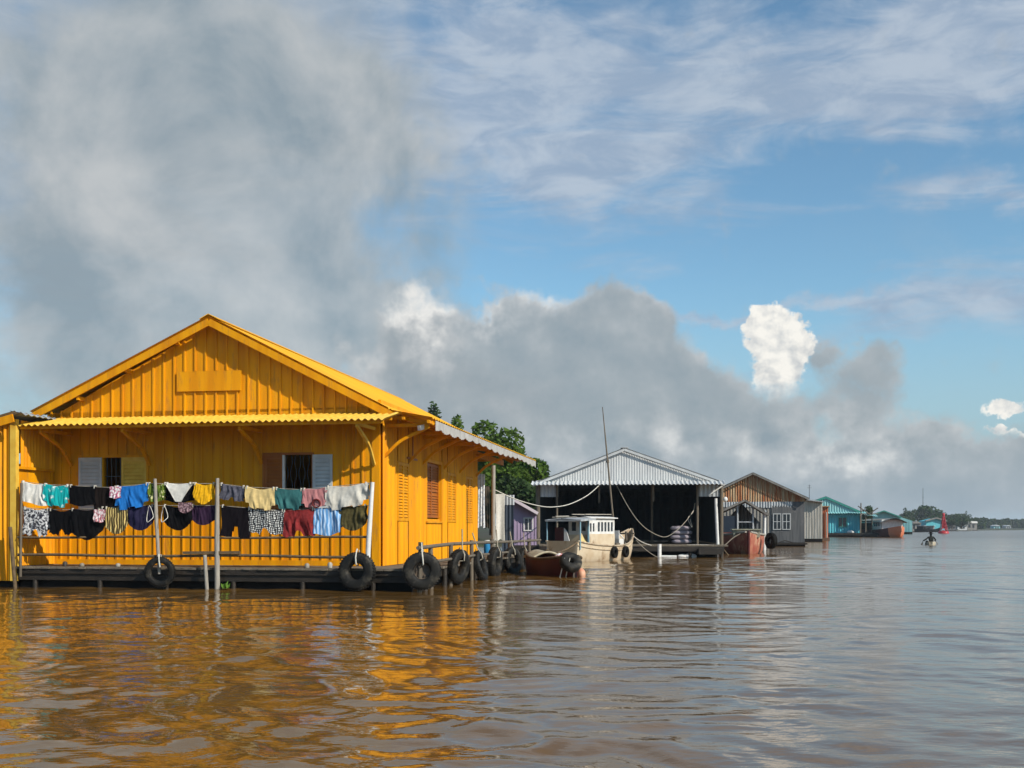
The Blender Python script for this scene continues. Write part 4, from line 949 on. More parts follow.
# ropes between things
def cat_rope(label,pts,r,m,cat='rope'):
    pts=[Vector(p) for p in pts]; out=[]
    for i in range(len(pts)-1):
        a=pts[i];b=pts[i+1]; p0=pts[max(i-1,0)]; p3=pts[min(i+2,len(pts)-1)]
        for k in range(8):
            t=k/8; out.append(.5*((2*a)+(b-p0)*t+(2*p0-5*a+4*b-p3)*t*t+(3*a-p0-3*b+p3)*t**3))
    out.append(pts[-1]); o=MB().tube([p-out[0] for p in out],r,6).build('rope',m,loc=out[0]); return tag(o,label,cat)
cat_rope('thick pale rope sagging from the yellow house to the shed eave',[P(495,490,31.5),P(515,499,33),P(537,505.5,35),P(553,507,37),P(570,504,39),P(588,495,41),P(602,482.5,42.4)],.017,M['pale_rope'])
cat_rope('dark rope from the shed eave down across the shed opening',[P(616,484,42.3),P(626,503,42),P(636.5,519,41.6),P(648,530,41.6),P(664,537,41.8),P(676,531,42),P(686,521,42.4),P(693,511,42.7)],.012,M['rope'])
cat_rope('pale mooring rope from the cream boat bow to the shed deck',[P(631,534,41.2),P(640,541,41.3),P(652,545.5,41.5),P(668,546,41.7),P(690,545,41.8),P(714,545,41.8)],.017,M['pale_rope'])
cat_rope('thin mooring rope dipping to the water beside the white pipe',[P(636,540,41.2),P(645,549,41.1),P(655,556,41.0),P(661,558,40.9)],.012,M['rope'])
cat_rope('slack rope hanging on the right side of the shed opening',[P(695,503,42.9),P(693,512,42.8),P(688,518,42.7),P(690,524,42.6),P(692,527,42.6),P(690,519,42.6)],.012,M['pale_rope'])
cat_rope('brown oar leaning against the cream boat hull above the red boat',[P(557,553,32.4),P(567,549,33.2),P(577,542.5,33.8)],.03,M['rail_wood'],'oar')

# ================================================================ lilac house and dark blue partition
PYY=38.5; w=PX(536.5,PYY)-PX(511,PYY); ph=thing('lilac_house','small lilac house with a white window, half hidden','house',(PX(511,PYY),PYY,0),-.02)
mb=MB(); z0=.5; mb.prism([(0,z0),(w,z0),(w,PZ(515,PYY)),(0,PZ(499,PYY))],(0,0,0),(1,0,0),(0,0,1),(0,1,0),3.)
for i in range(1,10): mb.box(i*.12-.012,i*.12+.012,-.02,0,z0,PZ(499,PYY)-i*.12*.5-.03) if i*.12<w else None
mb.build('wall',M['purple'],ph)
mb=MB(); mb.beam((-.1,-.15,PZ(499,PYY)+.08),(w+.05,-.15,PZ(515,PYY)+.05),.4,.10); mb.corr((-.2,-.25,PZ(499,PYY)+.16),(0,3.8,0),(w+.22,0,-(PZ(499,PYY)-PZ(515,PYY))*1.15),(.3,0,1),.2,.02); mb.build('roof',mat('pale_lilac_roof',(.60,.52,.55),(.5,.42,.45),scale=2),ph)
window(ph,PX(524.5,PYY)-PX(511,PYY),PZ(530,PYY),.27,.40,0,M['white_paint'],2,1,.035)
MB().box(-.1,w+.1,-.5,3.,-.4,.5).build('float_hull',M['wet_wood'],ph)
NY=35.5; a=thing('screen','dark blue sheet-metal screen topped with grey corrugated sheet','screen',(PX(502,NY),NY,0))
ww=PX(513.5,NY)-PX(502,NY)
mb=MB(); mb.corr((0,0,.25),(ww,0,0),(0,0,PZ(504,NY)-.25),(0,-1,0),.12,.012); mb.build('panel',M['navy'],a)
mb=MB(); mb.corr((-.05,-.02,PZ(505,NY)),(ww+.08,0,0),(0,0,PZ(495,NY)-PZ(505,NY)),(0,-1,0),.1,.015); mb.build('top_sheet',M['galv'],a)
mb=MB(); mb.box(0,.05,.03,.08,-.3,PZ(497,NY)); mb.box(ww-.05,ww,.03,.08,-.3,PZ(497,NY)); mb.build('post',M['wood'],a)

# ================================================================ rusty gabled house
BY=68.; bx0=PX(711,BY); bw=PX(803.5,BY)-bx0; xp=PX(752,BY)-bx0; ez=PZ(498,BY); pz=PZ(474,BY); mz=PZ(502,BY)
bh=thing('rusty_house','grey floating house with a rust-streaked corrugated gable','house',(bx0,BY,0),-R(12))
mb=MB()
sl=(pz-ez)/(bw-xp)
mb.corr((.0,-.03,mz),(bw-.1,0,0),(0,0,pz-mz),(0,-1,0),.15,.02,vtop=lambda t:(0,max(.02,(pz-.05-abs(t*bw-xp)*sl-mz)/(pz-mz)))); mb.build('gable_wall',M['rust'],bh)
mb=MB(); xm=PX(790,BY)-bx0
mb.corr((0,0,.2),(xm,0,0),(0,0,mz-.2),(0,-1,0),.2,.02); mb.build('front_wall',M['galv_dark'],bh)
mb=MB(); mb.box(xm,bw-.12,-.02,.05,.1,mz); mb.box(bw-.17,bw-.12,.05,9,.1,ez); mb.box(xm-.6,xm,-.05,-.03,.2,1.2); mb.build('side_wall',M['greywall'],bh)
MB().box(PX(770,BY)-bx0,xm,-.06,-.035,.1,PZ(506,BY)).build('boarded_wall',M['greywall'],bh)
mb=MB(); mb.corr((-.2,-.05,PZ(508,BY)),(PX(790,BY)-bx0+.2,0,0),(0,0,mz-PZ(508,BY)),(0,-1,0),.16,.02,vtop=lambda t:(.15*math.sin(t*9)**2,1)); mb.build('lintel_sheet',M['galv'],bh)
mb=MB()
for s,(ex,zz) in ((1,(xp-(bw-xp)-.1,ez)),(-1,(bw+.15,ez-.08))):
    d=Vector((xp-ex,0,pz+.03-zz)); n=Vector((-d.z,0,d.x)) if s>0 else Vector((d.z,0,-d.x)); mb.corr((ex,-.4,zz),(0,9.4,0),d,n,.25,.025)
mb.beam((xp-(bw-xp),-.42,ez-.06),(xp,-.42,pz-.02),.03,.1); mb.beam((xp,-.42,pz-.02),(bw+.12,-.42,ez-.12),.03,.1)
mb.build('roof',M['galv_dark'],bh)
for px in (772.,781.): window(bh,PX(px,BY)-bx0,PZ(529,BY),.40,.90,-.07,M['galv_white'],2,2,.045)
MB().box(0,bw-.1,-.4,9,-.4,.22).build('float_hull',M['black'],bh)
mb=MB(); mb.box(PX(765,BY)-bx0,bw,-1.,-.1,.1,.2); mb.tube([(PX(776,BY)-bx0,-.9,.2),(PX(782,BY)-bx0,-.9,.35),(PX(790,BY)-bx0,-.9,.22)],.03,6); mb.build('deck',M['wet_wood'],bh)
# lean-to in front of it
LY=56.; lx0=PX(716,LY); lw_=PX(766,LY)-lx0; xp=PX(744.5,LY)-lx0; ez=PZ(513,LY); pz=PZ(500,LY)
ln=thing('boat_porch','small grey gabled porch over the moored red boat','porch',(lx0,LY,0),-R(12))
mb=MB()
for ex,s in ((-.2,1),(lw_+.1,-1)):
    d=Vector((xp-ex,0,pz-ez+.1)); n=Vector((-d.z,0,d.x)) if s>0 else Vector((d.z,0,-d.x)); mb.corr((ex,-.3,ez-.1),(0,7.,0),d,n,.25,.02)
mb.beam((-.2,-.32,ez-.14),(xp,-.32,pz-.03),.03,.1); mb.beam((xp,-.32,pz-.03),(lw_+.1,-.32,ez-.14),.03,.1)
mb.build('roof',M['galv_dark'],ln)
mb=MB(); mb.corr((.25,4.,.2),(lw_-.5,0,0),(0,0,pz-.3),(0,-1,0),.2,.02,vtop=lambda t:(0,1-.5*abs(2*t-1))); mb.build('back_wall',mat('dim_grey_sheet',(.10,.11,.12),(.07,.08,.09),scale=2,stretch=(4,4,.5)),ln)
mb=MB()
for x in (.05,PX(737,LY)-lx0,PX(752,LY)-lx0,lw_-.1): mb.tube([(x,0,-.3),(x,0,pz-.12-abs(x-xp)*(pz-ez)/xp*.9)],.05,7)
mb.beam((PX(736,LY)-lx0,0,PZ(522,LY)),(PX(753,LY)-lx0,0,PZ(522,LY)),.05,.06); mb.build('post',M['galv'],ln)
MB().tube([(lw_-.16,-.1,-.3),(lw_-.12,-.1,ez)],.07,8).build('white_post',M['white_paint'],ln)
MB().box(.05,1.0,.02,.06,.3,ez-.15).build('side_panel',M['navy'],ln)
MB().box(0,lw_,.6,6.,-.3,.35).build('deck',M['wet_wood'],ln)
# red boat, bow on
mb_,L3=boat_empty('moored_boat','faded red wooden boat seen bow-on under the grey porch','boat',(PX(738,54),54.5,0),(PX(748.5,45.8),45.8,0))
B3=2.0; mb,sh3,hw3=hull(L3,B3,1.,.78,.14,.1,deckz=.55,transom=.8,n=30,p=1.6,keel=-.4)
# lit side has the faded red paint, as in the photograph the whole hull is painted so
mb.build('hull',M['hull_red'],mb_)
mb=MB()
for s in (-1,1): mb.tube([(s*(hw3(t)+.01),L3/2*t,sh3(t)+.02) for t in np.linspace(-1,.96,24)],.05,7)
mb.build('gunwale',M['pale_wood'],mb_)
mb=MB(); mb.box(-.55,.55,L3/2-2.2,L3/2-1.1,.7,1.02); mb.box(-.62,.62,L3/2-2.3,L3/2-1.0,1.02,1.06); mb.build('fore_hatch',mat('hatch_paint',(.36,.36,.26),(.25,.24,.18),scale=5),mb_)
mb=MB(); mb.tube([(0,L3/2+.02,-.3),(0,L3/2+.06,.3),(0,L3/2+.1,1.0)],.06,8); mb.build('stem',M['hull_maroon'],mb_)
t=thing('hull_fender','dark tyre hanging off the right side of the bow-on red boat','tyre',(PX(771,47.5),47.5,.55),.2); MB().torus((0,0,0),(1,.2,0),.36,.12,28,10).build('tread',M['black'],t)
cat_rope('dark mooring pole slanting beside the bow-on red boat',[P(720,545,45),P(724,550,44.8),P(729,556.5,44.5)],.03,M['rail_wood'],'pole')
cat_rope('pale mooring line from the red boat to the shed corner',[P(722,548,44),P(733,538,45.5),P(742,533,46.5)],.025,M['wood'])

# ================================================================ grey plank hut, orange hut
GY=88.; gx=PX(799,GY); gh=thing('plank_hut','pale grey weathered plank hut right of the rusty house','hut',(gx,GY,0),-R(14))
gw=PX(821.5,GY)-gx; mb=MB(); mb.prism([(0,.25),(gw,.25),(gw,PZ(502.5,GY)),(0,PZ(499,GY))],(0,0,0),(1,0,0),(0,0,1),(0,1,0),5.)
for i in range(9): x=.2+i*.21; mb.box(x-.02,x+.02,-.03,0,.25,PZ(503,GY)) if x<gw else None
mb.build('wall',M['oldplank'],gh)
MB().beam((-.1,-.15,PZ(499,GY)+.03),(gw+.1,-.15,PZ(502.5,GY)+.03),.7,.09).build('roof',M['galv'],gh)
MB().box(-.1,gw,-.2,5,-.4,.25).build('float_hull',M['black'],gh)
OY=96.; ox=PX(820,OY); oh=thing('orange_hut','narrow orange-red sheet hut beside the plank hut','hut',(ox,OY,0),-R(14)); ow=PX(828,OY)-ox
mb=MB(); mb.corr((0,0,.25),(ow,0,0),(0,0,PZ(507,OY)-.25),(0,-1,0),.15,.02); mb.box(0,ow,.03,3,.25,PZ(507,OY)-.02); mb.build('wall',M['orange'],oh)
mb=MB(); mb.box(-.1,ow+.1,-.2,3,PZ(507,OY),PZ(506,OY)); mb.build('roof',M['rust'],oh)
mb=MB(); mb.box(-.1,ow+.1,-.3,3,-.3,.25); mb.build('float_hull',mat('dull_orange_brown',(.18,.09,.05)),oh)
mb=MB(); mb.tube([(ow*.8,-.15,-.2),(ow*.75,-.15,PZ(512,OY))],.06,7); mb.tube([(.1,-.15,-.2),(.12,-.15,1.2)],.06,7); mb.build('post',M['pale_wood'],oh)

# ================================================================ turquoise houses
TY=134.; tx=PX(817,TY); tw=PX(859,TY)-tx; th=thing('turquoise_house','bright turquoise house with deep porch beside the orange hut','house',(tx,TY,0),-R(15))
ez=PZ(512.5,TY); pz=PZ(497,TY); xp=PX(825.5,TY)-tx
mb=MB(); mb.corr((0,.3,.5),(tw,0,0),(0,0,ez-.5),(0,-1,0),.3,.03); mb.box(tw-.1,tw,.4,12,.5,ez); mb.box(0,.1,.4,12,.5,ez); mb.build('wall',M['turq'],th)
mb=MB(); mb.corr((-.9,0,ez),(tw+.9,0,0),(0,0,pz-ez),(0,-1,0),.3,.03,vtop=lambda t:(0,max(.02,1-.05-max((xp-(-.9+t*(tw+.9)))/(xp+2.4),((-.9+t*(tw+.9))-xp)/(tw-xp+.4))))); mb.build('gable_wall',M['turq_pale'],th)
mb=MB()
for ex,zz,s in ((xp-3.2,PZ(506,TY),1),(tw+.2,ez,-1)):
    d=Vector((xp-ex,0,pz+.05-zz)); n=Vector((-d.z,0,d.x)) if s>0 else Vector((d.z,0,-d.x)); mb.corr((ex,-.12,zz),(0,12.1,0),d,n,.4,.03)
mb.beam((xp,-.14,pz-.05),(tw+.2,-.14,ez-.1),.04,.22); mb.beam((xp-3.2,-.14,PZ(506,TY)-.1),(xp,-.14,pz-.05),.04,.22); mb.build('roof',M['turq_green'],th)
mb=MB(); mb.corr((-.2,-.4,ez-.12),(tw+.9,0,0),(0,.5,.2),(0,-.3,1),.3,.03); mb.corr((tw+.3,-1.2,ez-.3),(1.6,0,-.25),(0,4,.3),(0,0,1),.3,.03); mb.build('porch_roof',M['turq_pale'],th)
window(th,PX(838,TY)-tx,PZ(526.5,TY),.85,1.05,.27,M['turq_green'],2,1,.10)
mb=MB()
for px in (858,863): mb.tube([(PX(px,TY)-tx,-1.,.3),(PX(px,TY)-tx,-1.,ez-.2)],.08,7)
mb.build('post',M['wood'],th)
mb=MB(); mb.box(0,tw+2.,-1.3,4,.25,.5); mb.box(0,tw+1.8,-.8,11,-.4,.26); mb.build('deck',M['wet_wood'],th)
an=MB(); an.tube([(0,0,0),(0,0,2.6)],.035,5); an.tube([(-.3,0,2.2),(.3,0,2.2)],.02,5); an.tube([(-.2,0,2.45),(.2,0,2.45)],.02,5); tag(an.build('antenna',M['grille'],loc=(PX(816,TY),TY+3,PZ(505,TY))),'thin television antenna left of the turquoise gable','antenna')
blob('tarpaulin','white bundle on the deck of the turquoise house','bundle',(PX(851,TY-1),TY-1.0,.62),.45,.3,.2,M['foam'])
T2=200.; x2=PX(857,T2); w2=PX(909,T2)-x2; t2=thing('turquoise_house','farther pale turquoise house behind the moored canopy boat','house',(x2,T2,0),-R(17)); xp=PX(882.5,T2)-x2
mb=MB(); mb.prism([(0,.4),(w2,.4),(w2,PZ(521,T2)),(xp,PZ(511.5,T2)),(0,PZ(520,T2))],(0,0,0),(1,0,0),(0,0,1),(0,1,0),9.)
for i in range(1,20): x=w2*i/20; mb.box(x-.04,x+.04,-.05,0,.4,PZ(521,T2)-.1)
mb.build('wall',M['turq_pale'],t2)
mb=MB(); mb.beam((-.3,-.3,PZ(520,T2)),(xp,-.3,PZ(511,T2)),1.2,.18); mb.beam((xp,-.3,PZ(511,T2)),(w2*.8,-.3,PZ(517.5,T2)),1.2,.18); mb.build('roof',M['turq_green'],t2)
MB().box(0,w2,-.5,9,-.3,.4).build('float_hull',M['black'],t2)
T3=330.; x3=PX(926,T3); w3=PX(945,T3)-x3; t3=thing('turquoise_house','small distant turquoise house left of the red buoy','house',(x3,T3,0))
mb=MB(); mb.prism([(0,.3),(w3,.3),(w3,PZ(521,T3)),(w3/2,PZ(518.5,T3)),(0,PZ(521,T3))],(0,0,0),(1,0,0),(0,0,1),(0,1,0),6.); mb.build('wall',M['turq'],t3)
mb=MB(); mb.beam((-.3,-.3,PZ(521,T3)),(w3/2,-.3,PZ(518,T3)),1.2,.3); mb.beam((w3/2,-.3,PZ(518,T3)),(w3+.3,-.3,PZ(521,T3)),1.2,.3); mb.build('roof',M['galv_dark'],t3)
MB().box(0,w3,-.5,6,-.3,.3).build('float_hull',M['black'],t3)
# canopy boat
def split_mat(name,y0):
    m=mat(name,(.10,.02,.018),(.07,.016,.015)); nt=m.node_tree; b=nt.nodes['Principled BSDF']; src=b.inputs['Base Color'].links[0].from_socket
    tc=nt.nodes.new('ShaderNodeTexCoord'); sp=nt.nodes.new('ShaderNodeSeparateXYZ'); lk(nt,tc.outputs['Object'],sp.inputs[0]); g=nt.nodes.new('ShaderNodeMath'); g.operation='GREATER_THAN'; g.inputs[1].default_value=y0; lk(nt,sp.outputs[1],g.inputs[0])
    mx=nt.nodes.new('ShaderNodeMix'); mx.data_type='RGBA'; lk(nt,g.outputs[0],mx.inputs['Factor']); lk(nt,src,mx.inputs['A']); mx.inputs['B'].default_value=(.60,.19,.09,1); lk(nt,mx.outputs['Result'],b.inputs['Base Color']); return m
cb_,L4=boat_empty('house_boat','dark-hulled boat with thatch-grey canopy, orange bow, before turquoise houses','boat',(PX(868,140),140.,0),(PX(904,126),127.,0))
B4=3.; mb,sh4,hw4=hull(L4,B4,1.,.9,.45,.1,deckz=.7,transom=.8,n=24,p=3.,keel=-.4); mb.build('hull',split_mat('two_tone_hull',L4/2-1.7),cb_)
mb=MB(); 
mb.grid(lambda s,t:(-1.5+3.0*s,-L4/2+.3+(L4*.80)*t,1.75+.50*math.sin(PI*s)),12,4); mb.grid(lambda s,t:(1.5-3.0*s,-L4/2+.3+(L4*.80)*t,1.70+.48*math.sin(PI*s)),12,4); mb.build('canopy',mat('grey_thatch',(.28,.26,.22),(.18,.17,.14),scale=3),cb_)
mb=MB(); y0=-L4/2+.5
for s in (-1,1): mb.box(s*1.3,s*1.24,y0,y0+L4*.42,.8,2.0)
mb.build('side_curtain',M['black'],cb_)
mb=MB()
for s in (-1,1): mb.box(s*1.3,s*1.24,y0+L4*.42,y0+L4*.70,.9,2.0)
mb.box(-1.2,1.2,y0+L4*.70,y0+L4*.71,.9,2.1); mb.build('cabin_wall',M['white_paint'],cb_)
for k in range(4): MB().box(1.302,1.33,y0+L4*(.44+.065*k),y0+L4*(.475+.065*k),1.3,1.75).build('window',M['glass'],cb_)
# lumber rack and plants on turquoise porch edge
mb=MB()
for a_,b_2 in (((861,533),(861,503)),((866,516),(878,508)),((858,506),(873,517)),((872,533),(872,512)),((860,514),(878,514))):
    mb.tube([P(a_[0],a_[1],TY-2),P(b_2[0],b_2[1],TY-2.3)],.07,5)
o=mb; o2=MB(); base=P(866,536,TY-2); o2.v=[tuple(Vector(p)-base) for p in o.v]; o2.f=o.f; o2.sm=o.sm
tag(o2.build('pole_frame',M['wood'],loc=base),'tangle of dark poles rising beside the turquoise porch','frame')

# ================================================================ buoy, rower
by=220.; bx=PX(943.5,by); bu=thing('buoy','red lattice navigation buoy floating in mid-river','buoy',(bx,by,0))
MB().tube([(0,0,-.3),(0,0,.05),(0,0,.38),(0,0,.45)],[1.0,1.05,1.0,.8],20).build('float_drum',M['buoy'],bu)
mb=MB(); H=3.5
for k in range(4):
    a=PI/4+k*PI/2; mb.tube([(.85*math.cos(a),.85*math.sin(a),.4),(.16*math.cos(a),.16*math.sin(a),H)],.07,6)
    for j in range(5):
        f0=j/5; f1=(j+1)/5; r0=.85-.69*f0; r1=.85-.69*f1; a2=a+PI/2; z0=.4+(H-.4)*f0; z1=.4+(H-.4)*f1
        mb.tube([(r0*math.cos(a),r0*math.sin(a),z0),(r1*math.cos(a2),r1*math.sin(a2),z1)],.045,5); mb.tube([(r1*math.cos(a),r1*math.sin(a),z1),(r1*math.cos(a2),r1*math.sin(a2),z1)],.045,5)
mb.build('lattice_tower',M['buoy'],bu)
mb=MB(); 
for k in range(3):
    a=k*PI/3; mb.box(-.02,.02,-.02,.02,0,.01)
    c,s=math.cos(a),math.sin(a); mb.add([(-.45*c,-.45*s,1.0),(.45*c,.45*s,1.0),(.22*c,.22*s,2.7),(-.22*c,-.22*s,2.7)],[(0,1,2,3)])
mb.build('radar_plates',M['buoy'],bu)
MB().tube([(0,0,H-.05),(0,0,H+.1),(0,0,H+.55),(0,0,H+.6)],[.22,.25,.25,.1],12).build('top_lantern',M['buoy'],bu)

ry=73.; rx=PX(931,ry)
sk,Ls=boat_empty('sampan','tiny pale-edged rowing sampan far out on the river','boat',(rx-.42,ry-1.1,0),(rx+.72,ry+1.9,0))
mb,_,_=hull(Ls,.62,.4,.15,.16,.06,deckz=.03,transom=.4,n=18,keel=-.1); mb.build('hull',mat('pale_sampan_paint',(.55,.50,.38),(.4,.34,.25),scale=6),sk)
MB().box(-.27,.27,-.5,-.25,.09,.12).build('thwart',M['pale_wood'],sk)
per=thing('person','person seated in the sampan, back turned, dark top and dark hat','person',(rx-.03,ry-.1,.03)); per.scale=(.92,.92,.92)
# one continuous skinned figure
J={'pelvis':((0,0,.08),.15),'waist':((0,.02,.25),.13),'chest':((0,.04,.42),.16),'neck':((0,.04,.57),.055),'head':((0,.05,.70),.10),'crown':((0,.05,.80),.07),
   'shl':((-.19,.04,.50),.06),'ell':((-.38,.10,.30),.045),'hal':((-.42,.38,.24),.032),'shr':((.19,.04,.50),.06),'elr':((.38,.10,.30),.045),'har':((.42,.38,.24),.032),
   'hil':((-.1,.08,.06),.09),'knl':((-.16,.46,.22),.065),'anl':((-.14,.72,-.08),.045),'tol':((-.14,.86,-.11),.035),'hir':((.1,.08,.06),.09),'knr':((.16,.46,.22),.065),'anr':((.14,.72,-.08),.045),'tor':((.14,.86,-.11),.035)}
E=[('pelvis','waist'),('waist','chest'),('chest','neck'),('neck','head'),('head','crown'),('chest','shl'),('shl','ell'),('ell','hal'),('chest','shr'),('shr','elr'),('elr','har'),('pelvis','hil'),('hil','knl'),('knl','anl'),('anl','tol'),('pelvis','hir'),('hir','knr'),('knr','anr'),('anr','tor')]
ks=list(J); me=bpy.data.meshes.new('body'); me.from_pydata([J[k][0] for k in ks],[(ks.index(a),ks.index(b)) for a,b in E],[]); me.materials.append(K('dark_green_shirt',(.03,.035,.03),c2=(.02,.02,.02)))
bo=bpy.data.objects.new('body',me); COL.objects.link(bo); bo.parent=per
sm_=bo.modifiers.new('skin','SKIN'); sv=me.skin_vertices[0].data
for i,k in enumerate(ks): sv[i].radius=(J[k][1],)*2
sv[0].use_root=True; bo.modifiers.new('sub','SUBSURF').levels=1
mb=MB(); mb.tube([(0,.05,.76),(0,.05,.80),(0,.05,.90)],[.20,.13,.05],14); mb.build('hat',M['black'],per)
mb=MB(); mb.tube([(0,.17,.66),(0,.17,.74)],.03,6); mb.build('face',M['skin'],per)
for s,lab in ((-1,'left oar held by the person in the sampan'),(1,'right oar held by the person in the sampan')):
    mb=MB(); mb.tube([(0,0,0),(s*.12,-.1,-.22)],.018,6); mb.beam((s*.10,-.09,-.18),(s*.16,-.13,-.32),.10,.02); mb.tube([(0,0,0),(-s*.2,.08,.12)],.022,6)
    tag(mb.build('oar',M['rail_wood'],loc=(rx-.03+s*.40,ry+.25,.26)),lab,'oar')

# ================================================================ far bank, trees, far buildings
def sheet(name,poly,z,m,kind='structure',edge=None):
    mb=MB(); n=len(poly); mb.add([(x,y,z) for x,y in poly],[tuple(range(n))])
    for i in range(n): pass
    o=mb.build(name,m); return tag(o,kind=kind)
def bank(name,line,back,zt):
    """strip of land: line = water's edge (x,y); slopes up to zt over some metres then runs back"""
    mb=MB(); rows=[(0,-.4),(.8,.25),(2.5,zt*.8),(6,zt),(back,zt+1.)]
    vs=[];m=len(rows)
    for i,(x,y) in enumerate(line):
        a=Vector(line[max(i-1,0)]);b=Vector(line[min(i+1,len(line)-1)]); d=(b-a).normalized(); n=Vector((-d.y,d.x))
        for off,z in rows: vs.append((x+n.x*off,y+n.y*off,z+ (.12*math.sin(i*1.7+off) if off>1 else 0)))
    fs=[(i*m+j,(i+1)*m+j,(i+1)*m+j+1,i*m+j+1) for i in range(len(line)-1) for j in range(m-1)]
    mb.add(vs,fs,True); return tag(mb.build(name,M['soil'],None),kind='structure')
pts=[(-400,30),(-120,40),(-40,54),(-12,58),(0,68),(8,85),(15,105),(30,150),(55,215),(98,290),(152,400),(230,520),(400,760),(760,1050),(1500,1300),(2600,1400)]
fine=[]
for i in range(len(pts)-1):
    for k in range(5): t=k/5; fine.append((pts[i][0]*(1-t)+pts[i+1][0]*t,pts[i][1]*(1-t)+pts[i+1][1]*t))
fine.append(pts[-1]); bank('river_bank',fine,90,.7)

def crown_mesh(name,h,w,cz,n,ls,m,seed,lobes=16,ry=None,clus=.34):
    rg=np.random.RandomState(seed); ry=ry or w
    L=[]
    for i in range(lobes):
        while True:
            p=rg.uniform(-1,1,3)
            if (p**2).sum()<1: break
        p=p/ (np.linalg.norm(p)+1e-6)*(rg.uniform(.35,.80)); L.append((p,rg.uniform(.22,.48)))
    cnt=np.array([r for _,r in L])**2; cnt=(cnt/cnt.sum()*n).astype(int); V=[];
    for (p,r),c in zip(L,cnt):
        q=rg.normal(size=(c,3)); q/=np.linalg.norm(q,axis=1)[:,None]; q*= (r*rg.uniform(.55,1.08,(c,1))**.6); V.append(p+q)
    C=np.concatenate(V); C=C*np.array([w/2,ry/2,h/2])+np.array([0,0,cz])
    k=len(C); s=ls*rg.uniform(.5,1.3,k); nrm=rg.normal(size=(k,3)); nrm[:,2]+=.5; nrm/=np.linalg.norm(nrm,axis=1)[:,None]
    a=np.cross(nrm,rg.normal(size=(k,3))); a/=np.linalg.norm(a,axis=1)[:,None]; b=np.cross(nrm,a)
    q=np.stack([C+a*s[:,None],C+b*s[:,None]*.55,C-a*s[:,None],C-b*s[:,None]*.55],1).reshape(-1,3)
    me=bpy.data.meshes.new(name); me.vertices.add(len(q)); me.vertices.foreach_set('co',q.ravel()); f=np.arange(len(q),dtype=np.int32)
    me.loops.add(len(f)); me.loops.foreach_set('vertex_index',f); me.polygons.add(k); me.polygons.foreach_set('loop_start',np.arange(0,len(f),4,dtype=np.int32)); me.update(calc_edges=True); me.materials.append(m)
    return me,L
def tree(label,loc,H,W,n,ls,m,seed,trunk=.35,group=None,name='broadleaf_tree',lobes=16):
    t=thing(name,label,'tree',loc,0,group); cz=H*(.5+trunk*.35); ch=H-H*trunk*.7
    me,L=crown_mesh('crown',ch,W,H-ch/2,n,ls,m,seed,lobes); o=bpy.data.objects.new('crown',me); COL.objects.link(o); o.parent=t
    mb=MB(); mb.tube([(0,0,-.3),(.05*W*.2,0,H*trunk),(0,.0,H*.6),(.1,0,H*.8)],[W*.045,W*.035,W*.022,W*.008],8)
    for p,r in L[:7]: e=Vector((p[0]*W/2,p[1]*W/2,H-ch/2+p[2]*ch/2)); mb.tube([(0,0,H*trunk*.9),e*.5+Vector((0,0,H*trunk*.45)),e],[W*.02,W*.014,W*.005],6)
    mb.build('trunk',M['bark'],t); return t
# trees behind the yellow house
def tr_px(label,px,py,Y,W,seed,n=5200,ls=.16,m='leaf',z0=1.,**k):
    H=PZ(py,Y)-z0; return tree(label,(PX(px,Y),Y,z0),H,W,n,ls,M[m],seed,group='trees behind the yellow house',**k)
tr_px('tallest round tree behind the yellow roof, left of the shed',492,421,62,4.0,11,n=6500,lobes=22)
tr_px('tree whose crown touches the left eave of the shed',531,454,60,2.9,12,n=5200)
tr_px('tree between the rounded crown and the shed-side crown',514,441,66,3.9,13,n=5200,m='leaf2')
tr_px('low bushy tree above the lilac house',522,470,57,3.4,14,n=5000,m='leaf2',trunk=.1)
tr_px('dense low tree behind the rear porch of the yellow house',500,465,58,3.6,15,n=5200,trunk=.1)
tr_px('tree tip just showing above the yellow roof, leftmost',437,408,70,2.0,16,n=2600,m='leaf2')
tr_px('tree tip above the yellow roof, next to the leftmost tip',456,418,72,2.6,17,n=2600,m='leaf')
